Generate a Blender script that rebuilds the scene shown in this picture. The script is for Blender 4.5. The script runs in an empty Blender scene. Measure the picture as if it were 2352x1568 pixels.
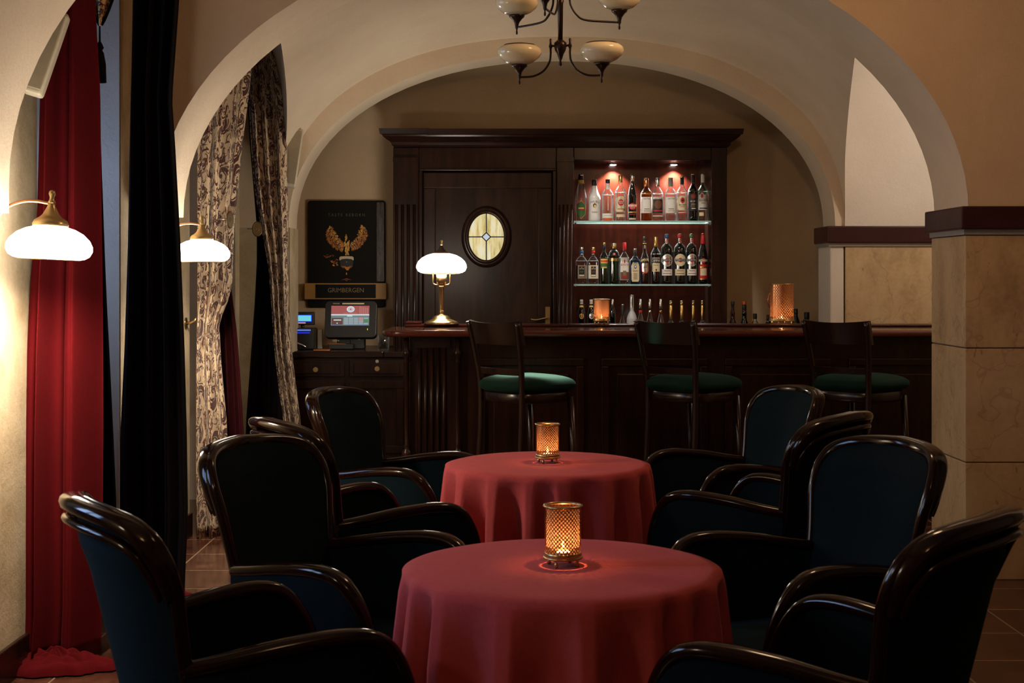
import bpy, math, random
from mathutils import Vector, Matrix
pi = math.pi
S = bpy.context.scene
COL = S.collection

# ------------------------------------------------------------------ camera, world, big lights, exposure
CAM_H, HOR, CX, F = 1.40, 637.0, 1176.0, 50.0/36.0*2352.0
cd = bpy.data.cameras.new('camera')
cam = bpy.data.objects.new('camera', cd); COL.objects.link(cam)
cam.location = (0, 0, CAM_H); cam.rotation_euler = (pi/2, 0, 0)
cd.lens = 50; cd.sensor_width = 36; cd.sensor_fit = 'HORIZONTAL'
cd.shift_y = -(784.0-HOR)/2352.0
cd.clip_start = 0.05; cd.clip_end = 60
cd.dof.use_dof = True; cd.dof.focus_distance = 9.3; cd.dof.aperture_fstop = 13.0
S.camera = cam
w = bpy.data.worlds.new('world'); S.world = w; w.use_nodes = True
w.node_tree.nodes['Background'].inputs[0].default_value = (0.10, 0.17, 0.38, 1)
w.node_tree.nodes['Background'].inputs[1].default_value = 0.1
vs = S.view_settings
S.display_settings.display_device = 'sRGB'
vs.view_transform = 'Standard'; vs.look = 'None'; vs.gamma = 1.0; vs.use_curve_mapping = False
vs.exposure = 0.0
S.cycles.max_bounces = 7; S.cycles.diffuse_bounces = 4; S.cycles.glossy_bounces = 3; S.cycles.adaptive_threshold = 0.02
S.cycles.transparent_max_bounces = 24; S.cycles.sample_clamp_indirect = 4.0; S.cycles.sample_clamp_direct = 0
S.cycles.caustics_reflective = False; S.cycles.caustics_refractive = False

def light(kind, name, loc, power, color, size=0.05, rot=None, parent=None, **kw):
    d = bpy.data.lights.new(name, kind); d.energy = power; d.color = color
    if kind == 'AREA':
        d.shape = 'RECTANGLE'; d.size = size[0]; d.size_y = size[1]
    else:
        d.shadow_soft_size = size
    for k, v in kw.items(): setattr(d, k, v)
    o = bpy.data.objects.new(name, d); COL.objects.link(o); o.location = loc
    if rot: o.rotation_euler = rot
    if parent: o.parent = parent
    return o
WARM = (1.0, 0.58, 0.29); LAMP = (1.0, 0.82, 0.62); DAY = (0.42, 0.60, 1.0)
# dusk daylight outside the three windows of the left wall
for nm, y, e in (('daylight', 3.05, 80), ('daylight', 5.85, 42), ('daylight', 8.35, 1)):
    light('AREA', nm, (-2.75, y, 1.75), e, DAY, (0.95, 1.9), (0, -pi/2, 0))
# unseen fill lights added behind the camera, over the tables and on the pier; lamp of the passage on the right
light('POINT', 'fill_light', (0.3, 0.9, 2.85), 15, WARM, 0.18)
light('POINT', 'fill_light', (1.0, 4.9, 2.85), 23, (1.0, .64, .37), 0.15)
light('POINT', 'pier_fill_light', (-1.45, 2.05, 1.5), 10, LAMP, 0.10)
light('POINT', 'passage_light', (2.95, 7.9, 2.6), 27, (1.0, 0.88, 0.76), 0.12)
# at the bar vault's crown: added spot brightening the bottles, ceiling spot on the first stool
def aim(a, b): return (Vector(b)-Vector(a)).to_track_quat('-Z', 'Y').to_euler()
for tgt, pw, sz in (((0.92, 9.85, 1.52), 85, 30), ((0.12, 7.76, 0.87), 3000, 13)):
    light('SPOT', 'ceiling_and_fill_spot', (.35, 8.1, 3.0), pw, (1.0, .90, .80), .03, aim((.35, 8.1, 3.0), tgt), spot_size=math.radians(sz), spot_blend=.4)

# ------------------------------------------------------------------ helpers
def P(px, py, d):
    return Vector(((px-CX)*d/F, d, CAM_H+(HOR-py)*d/F))
def XP(px, d): return (px-CX)*d/F
def ZP(py, d): return CAM_H+(HOR-py)*d/F
def lerp(a, b, t): return a+(b-a)*t
def interp(tab, x):
    if x <= tab[0][0]: return tab[0][1:] if len(tab[0]) > 2 else tab[0][1]
    for a, b in zip(tab, tab[1:]):
        if x <= b[0]:
            t = (x-a[0])/(b[0]-a[0])
            r = tuple(lerp(p, q, t) for p, q in zip(a[1:], b[1:]))
            return r if len(r) > 1 else r[0]
    return tab[-1][1:] if len(tab[-1]) > 2 else tab[-1][1]
def smooth_pts(pts, n=6):
    pts = [Vector(p) for p in pts]; out = []
    for i in range(len(pts)-1):
        p0 = pts[max(i-1, 0)]; p1 = pts[i]; p2 = pts[i+1]; p3 = pts[min(i+2, len(pts)-1)]
        for k in range(n):
            t = k/n
            out.append(0.5*((2*p1)+(p2-p0)*t+(2*p0-5*p1+4*p2-p3)*t*t+(3*p1-p0-3*p2+p3)*t**3))
    out.append(pts[-1]); return out
def sgp(v, e): return math.copysign(abs(v)**e, v)

class MB:
    def __init__(s): s.v = []; s.f = []; s.m = []; s.s = []; s.uv = {}
    def add(s, vs, fs, m=0, sm=False):
        b = len(s.v); s.v += [tuple(v) for v in vs]
        for f in fs:
            s.f.append(tuple(b+i for i in f)); s.m.append(m); s.s.append(sm)
        return b
    def box(s, x0, x1, y0, y1, z0, z1, m=0):
        s.add([(x0,y0,z0),(x1,y0,z0),(x1,y1,z0),(x0,y1,z0),(x0,y0,z1),(x1,y0,z1),(x1,y1,z1),(x0,y1,z1)],
              [(0,3,2,1),(4,5,6,7),(0,1,5,4),(1,2,6,5),(2,3,7,6),(3,0,4,7)], m)
    def lathe(s, prof, c=(0,0,0), seg=32, m=0, sm=True, n=2.0, cap=True, sx=1.0, sy=1.0):
        vs = []; k = len(prof)
        for r, z in prof:
            for j in range(seg):
                a = 2*pi*j/seg
                vs.append((c[0]+sx*r*sgp(math.cos(a), 2/n), c[1]+sy*r*sgp(math.sin(a), 2/n), c[2]+z))
        fs = []
        for i in range(k-1):
            for j in range(seg):
                q = (j+1) % seg
                fs.append((i*seg+j, i*seg+q, (i+1)*seg+q, (i+1)*seg+j))
        s.add(vs, fs, m, sm)
        if cap:
            b = len(s.v)-len(vs)
            s.f.append(tuple(b+j for j in reversed(range(seg)))); s.m.append(m); s.s.append(False)
            s.f.append(tuple(b+(k-1)*seg+j for j in range(seg))); s.m.append(m); s.s.append(False)
    def tube(s, pts, rad, seg=10, m=0, ref=None, cap=True, closed=False, sq=1.0):
        """rad: number, (a,b) half sizes along ref / across, or a function of 0..1 giving either; ref: fixed direction or None"""
        pts = [Vector(p) for p in pts]; n = len(pts); vs = []
        prev = None
        for i, p in enumerate(pts):
            if closed: t = pts[(i+1) % n]-pts[i-1]
            else: t = pts[min(i+1, n-1)]-pts[max(i-1, 0)]
            t.normalize()
            if ref is not None:
                u = Vector(ref)
            else:
                u = prev if prev is not None else (Vector((0,0,1)) if abs(t.z) < .9 else Vector((1,0,0)))
            u = u-t*u.dot(t)
            if u.length < 1e-6: u = t.orthogonal()
            u.normalize(); prev = u
            b = t.cross(u)
            r = rad(i/(n-1)) if callable(rad) else rad
            ra, rb = r if isinstance(r, (tuple, list)) else (r, r)
            for j in range(seg):
                a = 2*pi*j/seg
                vs.append(p+u*(ra*sgp(math.cos(a), sq))+b*(rb*sgp(math.sin(a), sq)))
        fs = []
        for i in range(n if closed else n-1):
            i2 = (i+1) % n
            for j in range(seg):
                q = (j+1) % seg
                fs.append((i*seg+j, i*seg+q, i2*seg+q, i2*seg+j))
        b0 = s.add(vs, fs, m, True)
        if cap and not closed:
            s.f.append(tuple(b0+j for j in reversed(range(seg)))); s.m.append(m); s.s.append(False)
            s.f.append(tuple(b0+(n-1)*seg+j for j in range(seg))); s.m.append(m); s.s.append(False)
    def grid(s, fn, nu, nv, m=0, sm=True, uvf=None, closed_u=False):
        vs = [fn(i/nu, j/nv) for j in range(nv+1) for i in range(nu+1)]
        fs = []; b = len(s.v); W = nu+1
        for j in range(nv):
            for i in range(nu):
                fs.append((j*W+i, j*W+i+1, (j+1)*W+i+1, (j+1)*W+i))
        s.add(vs, fs, m, sm)
        if uvf:
            for j in range(nv+1):
                for i in range(nu+1): s.uv[b+j*W+i] = uvf(i/nu, j/nv)
    def ell(s, c, h, e1=0.35, e2=0.35, nu=32, nv=16, m=0):
        """superellipsoid cushion"""
        vs = []
        for j in range(nv+1):
            ph = -pi/2+pi*j/nv
            for i in range(nu):
                th = 2*pi*i/nu
                vs.append((c[0]+h[0]*sgp(math.cos(ph), e1)*sgp(math.cos(th), e2),
                           c[1]+h[1]*sgp(math.cos(ph), e1)*sgp(math.sin(th), e2), c[2]+h[2]*sgp(math.sin(ph), e1)))
        fs = []
        for j in range(nv):
            for i in range(nu):
                q = (i+1) % nu
                fs.append((j*nu+i, j*nu+q, (j+1)*nu+q, (j+1)*nu+i))
        s.add(vs, fs, m, True)
    def prism(s, poly, fn, lo, hi, m=0, sm=False):
        """poly of 2D points, fn(u,v,w) -> 3D; extruded w from lo to hi"""
        n = len(poly)
        vs = [fn(u, v, lo) for u, v in poly]+[fn(u, v, hi) for u, v in poly]
        fs = [tuple(range(n)), tuple(reversed(range(n, 2*n)))]
        b = s.add(vs, fs, m, False)
        for i in range(n):
            q = (i+1) % n
            s.f.append((b+q, b+i, b+n+i, b+n+q)); s.m.append(m); s.s.append(sm)
    def poly(s, pts, m=0): s.add(pts, [tuple(range(len(pts)))], m)
    def text(s, body, size, fn, m=0, align='CENTER', xs=1.0):
        vs, fs = text_geo(body, size, align)
        s.add([fn(x*xs, y) for x, y in vs], fs, m)
    def build(s, name, mats, parent=None, loc=None, bevel=0, solid=0, seg=2):
        me = bpy.data.meshes.new(name)
        me.from_pydata(s.v, [], s.f); 
        if not isinstance(mats, (list, tuple)): mats = [mats]
        for mt in mats: me.materials.append(mt)
        me.polygons.foreach_set('material_index', s.m)
        me.polygons.foreach_set('use_smooth', s.s)
        if s.uv:
            lay = me.uv_layers.new(name='UVMap')
            for l in me.loops:
                if l.vertex_index in s.uv: lay.data[l.index].uv = s.uv[l.vertex_index]
        me.update()
        o = bpy.data.objects.new(name, me); COL.objects.link(o)
        if parent: o.parent = parent
        if loc is not None: o.location = loc
        if solid:
            md = o.modifiers.new('solid', 'SOLIDIFY'); md.thickness = solid; md.offset = 0
        if bevel:
            md = o.modifiers.new('bevel', 'BEVEL'); md.width = bevel; md.segments = seg; md.limit_method = 'ANGLE'; md.angle_limit = 0.6
        return o
_tc = {}
def text_geo(body, size, align):
    k = (body, size, align)
    if k in _tc: return _tc[k]
    c = bpy.data.curves.new('txt', 'FONT'); c.body = body; c.size = size; c.align_x = align; c.align_y = 'CENTER'
    c.resolution_u = 2
    o = bpy.data.objects.new('txt', c); COL.objects.link(o)
    bpy.context.view_layer.update()
    me = bpy.data.meshes.new_from_object(o.evaluated_get(bpy.context.evaluated_depsgraph_get()))
    r = ([(v.co.x, v.co.y) for v in me.vertices], [tuple(p.vertices) for p in me.polygons])
    bpy.data.objects.remove(o); bpy.data.curves.remove(c); bpy.data.meshes.remove(me)
    _tc[k] = r; return r

def tag(o, label=None, cat=None, group=None, kind=None):
    if label: o['label'] = label
    if cat: o['category'] = cat
    if group: o['group'] = group
    if kind: o['kind'] = kind
    return o
def thing(name, label, cat, loc=(0,0,0), rz=0, group=None):
    o = bpy.data.objects.new(name, None); COL.objects.link(o)
    o.empty_display_size = 0.1; o.location = loc; o.rotation_euler = (0, 0, rz)
    return tag(o, label, cat, group)
def struct(o): o['kind'] = 'structure'; return o
def copy_tree(o, parent=None):
    c = o.copy(); COL.objects.link(c)
    if parent: c.parent = parent
    for ch in list(o.children): copy_tree(ch, c)
    return c

# ------------------------------------------------------------------ materials
class N:
    def __init__(s, name):
        s.mat = bpy.data.materials.new(name); s.mat.use_nodes = True
        s.t = s.mat.node_tree; s.t.nodes.clear()
        s.out = s.t.nodes.new('ShaderNodeOutputMaterial')
    def n(s, typ, **kw):
        x = s.t.nodes.new('ShaderNode'+typ)
        for k, v in kw.items():
            if k.startswith('i_'):
                key = k[2:]; key = int(key) if key.isdigit() else key.replace('_', ' ')
                s.put(x, key, v)
            else: setattr(x, k, v)
        return x
    def put(s, node, key, v):
        if isinstance(v, bpy.types.NodeSocket): s.t.links.new(v, node.inputs[key])
        else: node.inputs[key].default_value = v
    def math(s, op, a, b=0.0, c=None):
        x = s.n('Math', operation=op); s.put(x, 0, a); s.put(x, 1, b)
        if c is not None: s.put(x, 2, c)
        return x.outputs[0]
    def mix(s, f, a, b):
        x = s.n('Mix', data_type='RGBA'); s.put(x, 0, f); s.put(x, 6, a); s.put(x, 7, b); return x.outputs[2]
    def ramp(s, f, stops):
        x = s.n('ValToRGB'); s.put(x, 0, f); cr = x.color_ramp
        while len(cr.elements) < len(stops): cr.elements.new(0.5)
        for e, (p, c) in zip(cr.elements, stops): e.position = p; e.color = c
        return x.outputs[0]
    def obj(s): return s.n('TexCoord').outputs['Object']
    def noise(s, vec, scale, detail=4, rough=.55):
        x = s.n('TexNoise', i_Scale=scale, i_Detail=float(detail), i_Roughness=rough); s.put(x, 'Vector', vec); return x.outputs['Fac']
    def scale(s, vec, sc):
        x = s.n('Mapping'); s.put(x, 'Vector', vec); x.inputs['Scale'].default_value = sc; return x.outputs[0]
    def bsdf(s, **kw):
        b = s.n('BsdfPrincipled')
        for k, v in kw.items(): s.put(b, k.replace('_', ' '), v)
        s.t.links.new(b.outputs[0], s.out.inputs[0]); return b
    def bump(s, h, dist=.01, st=.4):
        x = s.n('Bump'); s.put(x, 'Height', h); x.inputs['Distance'].default_value = dist; x.inputs['Strength'].default_value = st
        return x.outputs[0]
def c4(c, k=1.0): return (c[0]*k, c[1]*k, c[2]*k, 1)
def plain(name, col, rough=.5, metal=0.0, var=.12, sc=30, **kw):
    m = N(name); f = m.noise(m.obj(), sc, 3)
    c = m.mix(f, c4(col, 1-var), c4(col, 1+var))
    m.bsdf(Base_Color=c, Roughness=rough, Metallic=metal, **kw); return m.mat
def plaster(name, c1, c2, sc=2.2, bump=.35):
    m = N(name); o = m.obj()
    f = m.noise(o, sc, 6, .6); g = m.noise(o, 55, 5, .65)
    f2 = m.math('ADD', m.math('MULTIPLY', f, .8), m.math('MULTIPLY', g, .2))
    col = m.ramp(f2, [(.30, c4(c1)), (.70, c4(c2))])
    h = m.math('ADD', m.noise(o, 90, 5, .7), m.math('MULTIPLY', m.noise(o, 14, 3), 1.6))
    m.bsdf(Base_Color=col, Roughness=.85, Specular_IOR_Level=.2, Normal=m.bump(h, .006, bump)); return m.mat
def wood(name, c1, c2, rough=.22, axis=(1,1,.12), sc=22, coat=.0, spec=.22):
    m = N(name); v = m.scale(m.obj(), axis)
    f = m.noise(v, sc, 8, .65); g = m.noise(m.obj(), 3, 2)
    f2 = m.math('ADD', m.math('MULTIPLY', f, .75), m.math('MULTIPLY', g, .25))
    col = m.ramp(f2, [(.35, c4(c1)), (.68, c4(c2))])
    r = m.math('ADD', m.math('MULTIPLY', g, .12), rough-.06)
    m.bsdf(Base_Color=col, Roughness=r, Coat_Weight=coat, Coat_Roughness=.12, Specular_IOR_Level=spec); return m.mat
def velvet(name, col, sheen=.4, tint=None, sc=60):
    m = N(name); o = m.obj(); f = m.noise(o, sc, 4); g = m.noise(o, 5, 3)
    c = m.mix(m.math('ADD', m.math('MULTIPLY', f, .5), m.math('MULTIPLY', g, .5)), c4(col, .7), c4(col, 1.3))
    m.bsdf(Base_Color=c, Roughness=.9, Specular_IOR_Level=.1, Sheen_Weight=sheen, Sheen_Roughness=.4,
           Sheen_Tint=c4(tint or col), Normal=m.bump(f, .002, .3)); return m.mat
def emis(name, col, st):
    m = N(name); e = m.n('Emission', i_Color=c4(col), i_Strength=st)
    m.t.links.new(e.outputs[0], m.out.inputs[0]); return m.mat
def lampglass(name, col, st):
    m = N(name); f = m.noise(m.obj(), 8, 2)
    b = m.bsdf(Base_Color=(.9,.88,.82,1), Roughness=.15, Emission_Color=m.mix(f, c4(col,.97), c4(col)), Emission_Strength=st); return m.mat
def thin_glass(name, tint, refl=.10, rough=.04, dens=1.0):
    """clear bottle glass: tinted see-through body with a sharp fresnel reflection"""
    m = N(name); lw = m.n('LayerWeight', i_Blend=.28)
    edge = m.math('POWER', lw.outputs['Facing'], 2.2)
    tr = m.n('BsdfTransparent', i_Color=m.mix(edge, c4(tint), c4(tint, .55)))
    gl = m.n('BsdfGlossy', i_Color=(1,1,1,1), i_Roughness=rough)
    fr = m.math('ADD', m.math('MULTIPLY', lw.outputs['Fresnel'], .9), refl*.3)
    mx = m.n('MixShader'); m.put(mx, 0, fr); m.t.links.new(tr.outputs[0], mx.inputs[1]); m.t.links.new(gl.outputs[0], mx.inputs[2])
    di = m.n('BsdfDiffuse', i_Color=c4((.75,.8,.8)))  # pale edge colour painted in for bright highlights along the glass
    mx2 = m.n('MixShader'); m.put(mx2, 0, m.math('MULTIPLY', edge, .70)); m.t.links.new(mx.outputs[0], mx2.inputs[1]); m.t.links.new(di.outputs[0], mx2.inputs[2])
    m.t.links.new(mx2.outputs[0], m.out.inputs[0]); return m.mat
def damask(name, light_c, dark_c, sc=10.0):
    """woven scroll leaves: curling acanthus shapes grown round scattered centres, two sizes"""
    m = N(name); uv = m.n('TexCoord').outputs['UV']
    def layer(scale, off, lobes, curl, thr):
        v0 = m.n('Mapping'); m.put(v0, 'Vector', uv); v0.inputs['Scale'].default_value = (scale, scale*.8, 1); v0.inputs['Location'].default_value = (off, off*.7, 0)
        wn = m.n('TexNoise', i_Scale=.8, i_Detail=1.5); m.put(wn, 'Vector', v0.outputs[0])
        ws = m.n('VectorMath', operation='SUBTRACT'); m.put(ws, 0, wn.outputs['Color']); ws.inputs[1].default_value = (.5,.5,.5)
        wm = m.n('VectorMath', operation='SCALE'); m.put(wm, 0, ws.outputs[0]); wm.inputs['Scale'].default_value = .55
        va = m.n('VectorMath', operation='ADD'); m.put(va, 0, v0.outputs[0]); m.put(va, 1, wm.outputs[0])
        vo = m.n('TexVoronoi', voronoi_dimensions='2D', i_Scale=1.0, i_Randomness=.8); m.put(vo, 'Vector', va.outputs[0])
        ve = m.n('TexVoronoi', voronoi_dimensions='2D', feature='DISTANCE_TO_EDGE', i_Scale=1.0, i_Randomness=.8); m.put(ve, 'Vector', va.outputs[0])
        df = m.n('VectorMath', operation='SUBTRACT'); m.put(df, 0, va.outputs[0]); m.put(df, 1, vo.outputs['Position'])
        sx = m.n('SeparateXYZ'); m.put(sx, 0, df.outputs[0])
        th = m.math('ARCTAN2', sx.outputs[1], sx.outputs[0]); r = vo.outputs['Distance']
        sc_ = m.n('SeparateColor'); m.put(sc_, 0, vo.outputs['Color'])
        sg = m.math('SUBTRACT', m.math('MULTIPLY', m.math('GREATER_THAN', sc_.outputs[0], .5), 2), 1)
        ts = m.math('MULTIPLY', th, sg); ph = m.math('MULTIPLY', sc_.outputs[1], 6.28)
        lr = m.math('LOGARITHM', m.math('ADD', r, .02), 2.718)
        a = m.math('ADD', m.math('ADD', ts, m.math('MULTIPLY', lr, curl)), ph)
        # toothed leaf edge along the spiral arm
        tooth = m.math('MULTIPLY', m.math('PINGPONG', m.math('ADD', m.math('MULTIPLY', ts, lobes/6.283), m.math('MULTIPLY', r, 5.0)), .5), m.math('MULTIPLY', r, 2.4))
        val = m.math('ADD', m.math('SINE', a), m.math('MULTIPLY', tooth, -1.6))
        gap = m.math('MULTIPLY', m.math('LESS_THAN', ve.outputs['Distance'], .035), 2.0)
        vein = m.math('MULTIPLY', m.math('LESS_THAN', m.math('ABSOLUTE', m.math('SUBTRACT', m.math('SINE', a), .72)), .10), .9)
        return m.math('GREATER_THAN', m.math('SUBTRACT', m.math('SUBTRACT', val, gap), vein), thr)
    big = layer(sc, 0, 9, 2.6, -.32); small = layer(sc*2.1, 3.3, 5, 2.2, .30)
    mask = m.math('SUBTRACT', 1.0, m.math('MAXIMUM', big, small))
    wv = m.noise(m.scale(uv, (900, 900, 1)), 1, 1)
    lc = m.mix(wv, c4(light_c, .9), c4(light_c, 1.05))
    dn = m.mix(m.noise(m.scale(uv, (30, 30, 1)), 1, 2), c4(dark_c, .7), c4(dark_c, 1.8))
    col = m.mix(mask, dn, lc)
    rg = m.math('ADD', m.math('MULTIPLY', mask, -.2), .62)
    m.bsdf(Base_Color=col, Roughness=rg, Specular_IOR_Level=.35, Sheen_Weight=.15); return m.mat

MT = {}
MT['cream'] = plaster('cream_plaster', (.66,.54,.40), (.76,.64,.49))
MT['beige'] = plaster('beige_plaster', (.56,.42,.27), (.66,.51,.34))
MT['ochre'] = plaster('sponged_ochre_plaster', (.38,.29,.16), (.62,.52,.37), 5.0)
MT['white'] = plaster('white_plaster', (.66,.60,.53), (.74,.68,.61))
MT['wood'] = wood('dark_mahogany', (.010,.0045,.0035), (.030,.011,.007), .24)
MT['woodx'] = wood('dark_mahogany_across', (.010,.0045,.0035), (.032,.012,.008), .24, (.1,1,1))
MT['chairwood'] = wood('polished_chair_wood', (.0055,.0018,.0012), (.015,.0045,.0025), .11, (1,1,.3), 18, .0, .30)
MT['stoolwood'] = wood('stool_wood', (.008,.0028,.002), (.024,.008,.005), .24, (1,1,.3), 18, .0, .4)
MT['redwood'] = wood('red_mahogany_board', (.020,.0028,.0017), (.050,.0075,.0032), .28, (1,1,.08), 30, .3)
MT['capwood'] = wood('oxblood_wood', (.030,.009,.010), (.055,.018,.018), .3, (.15,1,1), 20)
MT['doorwood'] = wood('worn_door_wood', (.012,.0055,.0038), (.036,.017,.010), .36, (1,1,.15), 14, .0, .16)
MT['brass'] = plain('aged_brass', (.50,.36,.17), .28, 1.0)
MT['dullbrass'] = plain('dull_brass', (.16,.11,.055), .45, 1.0)
MT['copper'] = plain('copper', (.62,.27,.12), .28, 1.0)
MT['bronze'] = plain('dark_bronze', (.030,.016,.010), .28, .6)
MT['steel'] = plain('steel', (.6,.6,.6), .25, 1.0)
MT['teal'] = velvet('dark_teal_velvet', (.0012,.0065,.0095), .06, (.05,.3,.4))
MT['green'] = velvet('bottle_green_velvet', (.005,.021,.014), .10, (.15,.4,.3))
MT['red'] = velvet('red_velvet', (.075,.0018,.0035), .05, (.9,.05,.05))
MT['black_velvet'] = velvet('black_brown_velvet', (.006,.004,.005), .05)
MT['maroon'] = velvet('maroon_velvet', (.035,.004,.006), .1)
MT['cloth'] = velvet('wine_red_tablecloth', (.44,.070,.078), .2, (.8,.3,.3), 90)
MT['damask'] = damask('damask_scrolls', (.66,.52,.36), (.050,.013,.010), 10.5)
MT['damask_dark'] = damask('damask_scrolls_brown', (.78,.48,.22), (.050,.017,.010), 17.0)
MT['black'] = plain('black_plastic', (.010,.010,.011), .4)
MT['grey'] = plain('grey_plastic', (.30,.28,.24), .5)
MT['spk'] = plain('beige_speaker_cloth', (.36,.31,.22), .8)
MT['cream_p'] = plain('cream_plastic', (.60,.55,.42), .5)
MT['paper'] = plain('white_label_paper', (.80,.78,.72), .6)
MT['creamlabel'] = plain('cream_label_paper', (.72,.62,.40), .6)
MT['yellow'] = plain('yellow_label', (.80,.60,.16), .55)
MT['gold'] = plain('gold_foil', (.70,.48,.16), .3, 1.0)
MT['silver'] = plain('silver_foil', (.75,.74,.72), .25, 1.0)
MT['redl'] = plain('red_ink', (.50,.015,.02), .5)
MT['blackl'] = plain('black_ink', (.012,.011,.010), .5)
MT['brownl'] = plain('brown_ink', (.16,.05,.02), .5)
MT['greenl'] = plain('green_ink', (.06,.16,.05), .5)
MT['bluel'] = plain('blue_ink', (.02,.10,.28), .4)
MT['navy'] = plain('navy_cap', (.01,.012,.04), .35)
MT['orange'] = plain('orange_cap', (.75,.10,.02), .4)
MT['wax'] = plain('candle_wax', (.8,.75,.62), .5)
MT['g_clear'] = thin_glass('clear_glass', (.93,.95,.95))
MT['g_gold'] = thin_glass('golden_rum_glass', (.75,.48,.14))
MT['g_green'] = thin_glass('green_glass', (.04,.16,.06), .12)
MT['g_blue'] = thin_glass('blue_glass', (.10,.36,.70), .12)
MT['g_red'] = thin_glass('red_liquor_glass', (.22,.02,.01))
MT['g_dark'] = thin_glass('dark_glass', (.03,.025,.02), .14)
MT['g_aqua'] = thin_glass('pale_green_glass', (.72,.88,.80))
MT['g_amber'] = thin_glass('amber_glass', (.45,.15,.03))
MT['malibu'] = plain('opaque_white_glass', (.78,.76,.74), .15)
MT['frost'] = plain('frosted_glass', (.50,.50,.52), .45)
MT['chglass'] = N('cream_lamp_glass')
_m = MT['chglass']; _b = _m.bsdf(Base_Color=_m.mix(_m.noise(_m.obj(), 9, 3), (.80,.68,.42,1), (.86,.76,.52,1)), Roughness=.18, Subsurface_Weight=.3, Subsurface_Radius=(.03,.02,.01))
MT['chglass'] = _m.mat
MT['lamp'] = lampglass('lit_opal_glass', (1.0,.90,.75), 36)
MT['bulb'] = emis('lit_bulb_opening', (1.0,.86,.66), 9.0)
MT['flame'] = emis('flame', (1.0,.62,.22), 60)
# ------------------------------------------------------------------ the room
# floor of polished marble tiles
_m = N('marble_tiles'); _o = _m.obj(); _mp = _m.n('Mapping'); _m.put(_mp, 'Vector', _o); _mp.inputs['Rotation'].default_value = (0,0,.0)
_br = _m.n('TexBrick', offset=0.0, i_Scale=1.0, i_Mortar_Size=.004, i_Brick_Width=.40, i_Row_Height=.40); _m.put(_br, 'Vector', _mp.outputs[0])
_br.inputs['Color1'].default_value = (.30,.30,.30,1); _br.inputs['Color2'].default_value = (.7,.7,.7,1); _br.inputs['Mortar'].default_value = (0,0,0,1)
_nz = _m.noise(_o, 7, 8, .7)
_c = _m.ramp(_nz, [(.32, (.030,.012,.008,1)), (.55, (.085,.033,.020,1)), (.72, (.16,.075,.045,1))])
_c = _m.mix(_br.outputs['Fac'], _c, (.30,.20,.14,1))
_m.bsdf(Base_Color=_c, Roughness=.16, Specular_IOR_Level=.5)
b = MB(); b.box(-2.4, 3.8, -2.2, 10.3, -.06, 0); struct(b.build('floor', _m.mat))

def arch_curve(cx, a, bb, z0, n=2.0, k=48):
    return [(cx-a*sgp(math.cos(pi*i/k), 2/n), z0+bb*sgp(math.sin(pi*i/k), 2/n)) for i in range(k+1)]
FRONT = arch_curve(.235, 1.88, 1.30, 1.70)
REAR = arch_curve(.320, 1.755, 1.12, 1.72, 2.15)
def arch_wall(name, mat, curve, y0, y1, xl, xr, zt, zl, zr, soffit=None):
    b = MB(); n = len(curve)
    for i in range(n-1):
        (x0, z0), (x1, z1) = curve[i], curve[i+1]
        b.poly([(x0,y0,z0),(x1,y0,z1),(x1,y0,zt),(x0,y0,zt)], 0)
        b.poly([(x1,y1,z1),(x0,y1,z0),(x0,y1,zt),(x1,y1,zt)], 0)
    vs = [(x, y, z) for x, z in curve for y in (y0, y1)]
    b.add(vs, [(2*i, 2*i+1, 2*i+3, 2*i+2) for i in range(n-1)], 1, True)
    xs0, xs1 = curve[0][0], curve[-1][0]
    for (a, c, zb) in ((xl, xs0, zl), (xs1, xr, zr)):
        b.poly([(a,y0,zb),(c,y0,zb),(c,y0,zt),(a,y0,zt)], 0); b.poly([(c,y1,zb),(a,y1,zb),(a,y1,zt),(c,y1,zt)], 0)
        b.poly([(a,y0,zb),(a,y1,zb),(c,y1,zb),(c,y0,zb)], 0)
    z0 = curve[0][1]
    b.poly([(xs0,y0,zl),(xs0,y1,zl),(xs0,y1,z0),(xs0,y0,z0)], 1)
    b.poly([(xs1,y1,zr),(xs1,y0,zr),(xs1,y0,z0),(xs1,y1,z0)], 1)
    b.poly([(xl,y0,zt),(xr,y0,zt),(xr,y1,zt),(xl,y1,zt)], 0)
    return struct(b.build(name, [mat, soffit or mat]))
ZT = 3.35
arch_wall('wall_near', MT['beige'], FRONT, 4.12, 4.65, -2.4, 3.7, ZT, 1.61, 1.70, MT['cream'])
arch_wall('wall_front', MT['beige'], FRONT, 6.59, 7.12, -2.4, 3.7, ZT, 1.70, 1.729, MT['cream'])
arch_wall('wall_rear', MT['cream'], REAR, 9.13, 9.48, -2.4, 3.7, ZT, 1.72, 1.729, MT['cream'])
# pier of the near arch on the right, out of the frame
b = MB(); b.box(2.115, 3.7, 4.12, 4.65, 0, 1.70); struct(b.build('wall_right', MT['ochre']))
# left wall: piers and lintels around three window niches, sills under the windows
b = MB()
PX = -1.75
for y0, y1 in ((-2.2, 2.60), (3.50, 5.24), (6.36, 7.72), (8.98, 9.13)):
    b.box(-2.4, PX, y0, y1, 0, ZT)
for y0, y1 in ((2.60, 3.50), (5.15, 6.36), (7.72, 8.98)):
    b.box(-2.4, PX, y0, y1, 2.9, ZT); b.box(-2.4, -2.22, y0, y1, 0, .55)
struct(b.build('wall_left', MT['ochre']))
# white plastered reveals of the window niches
b = MB(); b.box(-2.4, PX-.004, 6.35, 6.36, 0, 2.9); b.box(-2.4, PX-.004, 8.97, 8.98, 0, 2.9); struct(b.build('wall_left', MT['white']))
# left foot of the rear arch
b = MB(); b.box(-2.4, -1.425, 9.13, 9.48, 0, 1.72); struct(b.build('wall_left', MT['ochre']))
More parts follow.
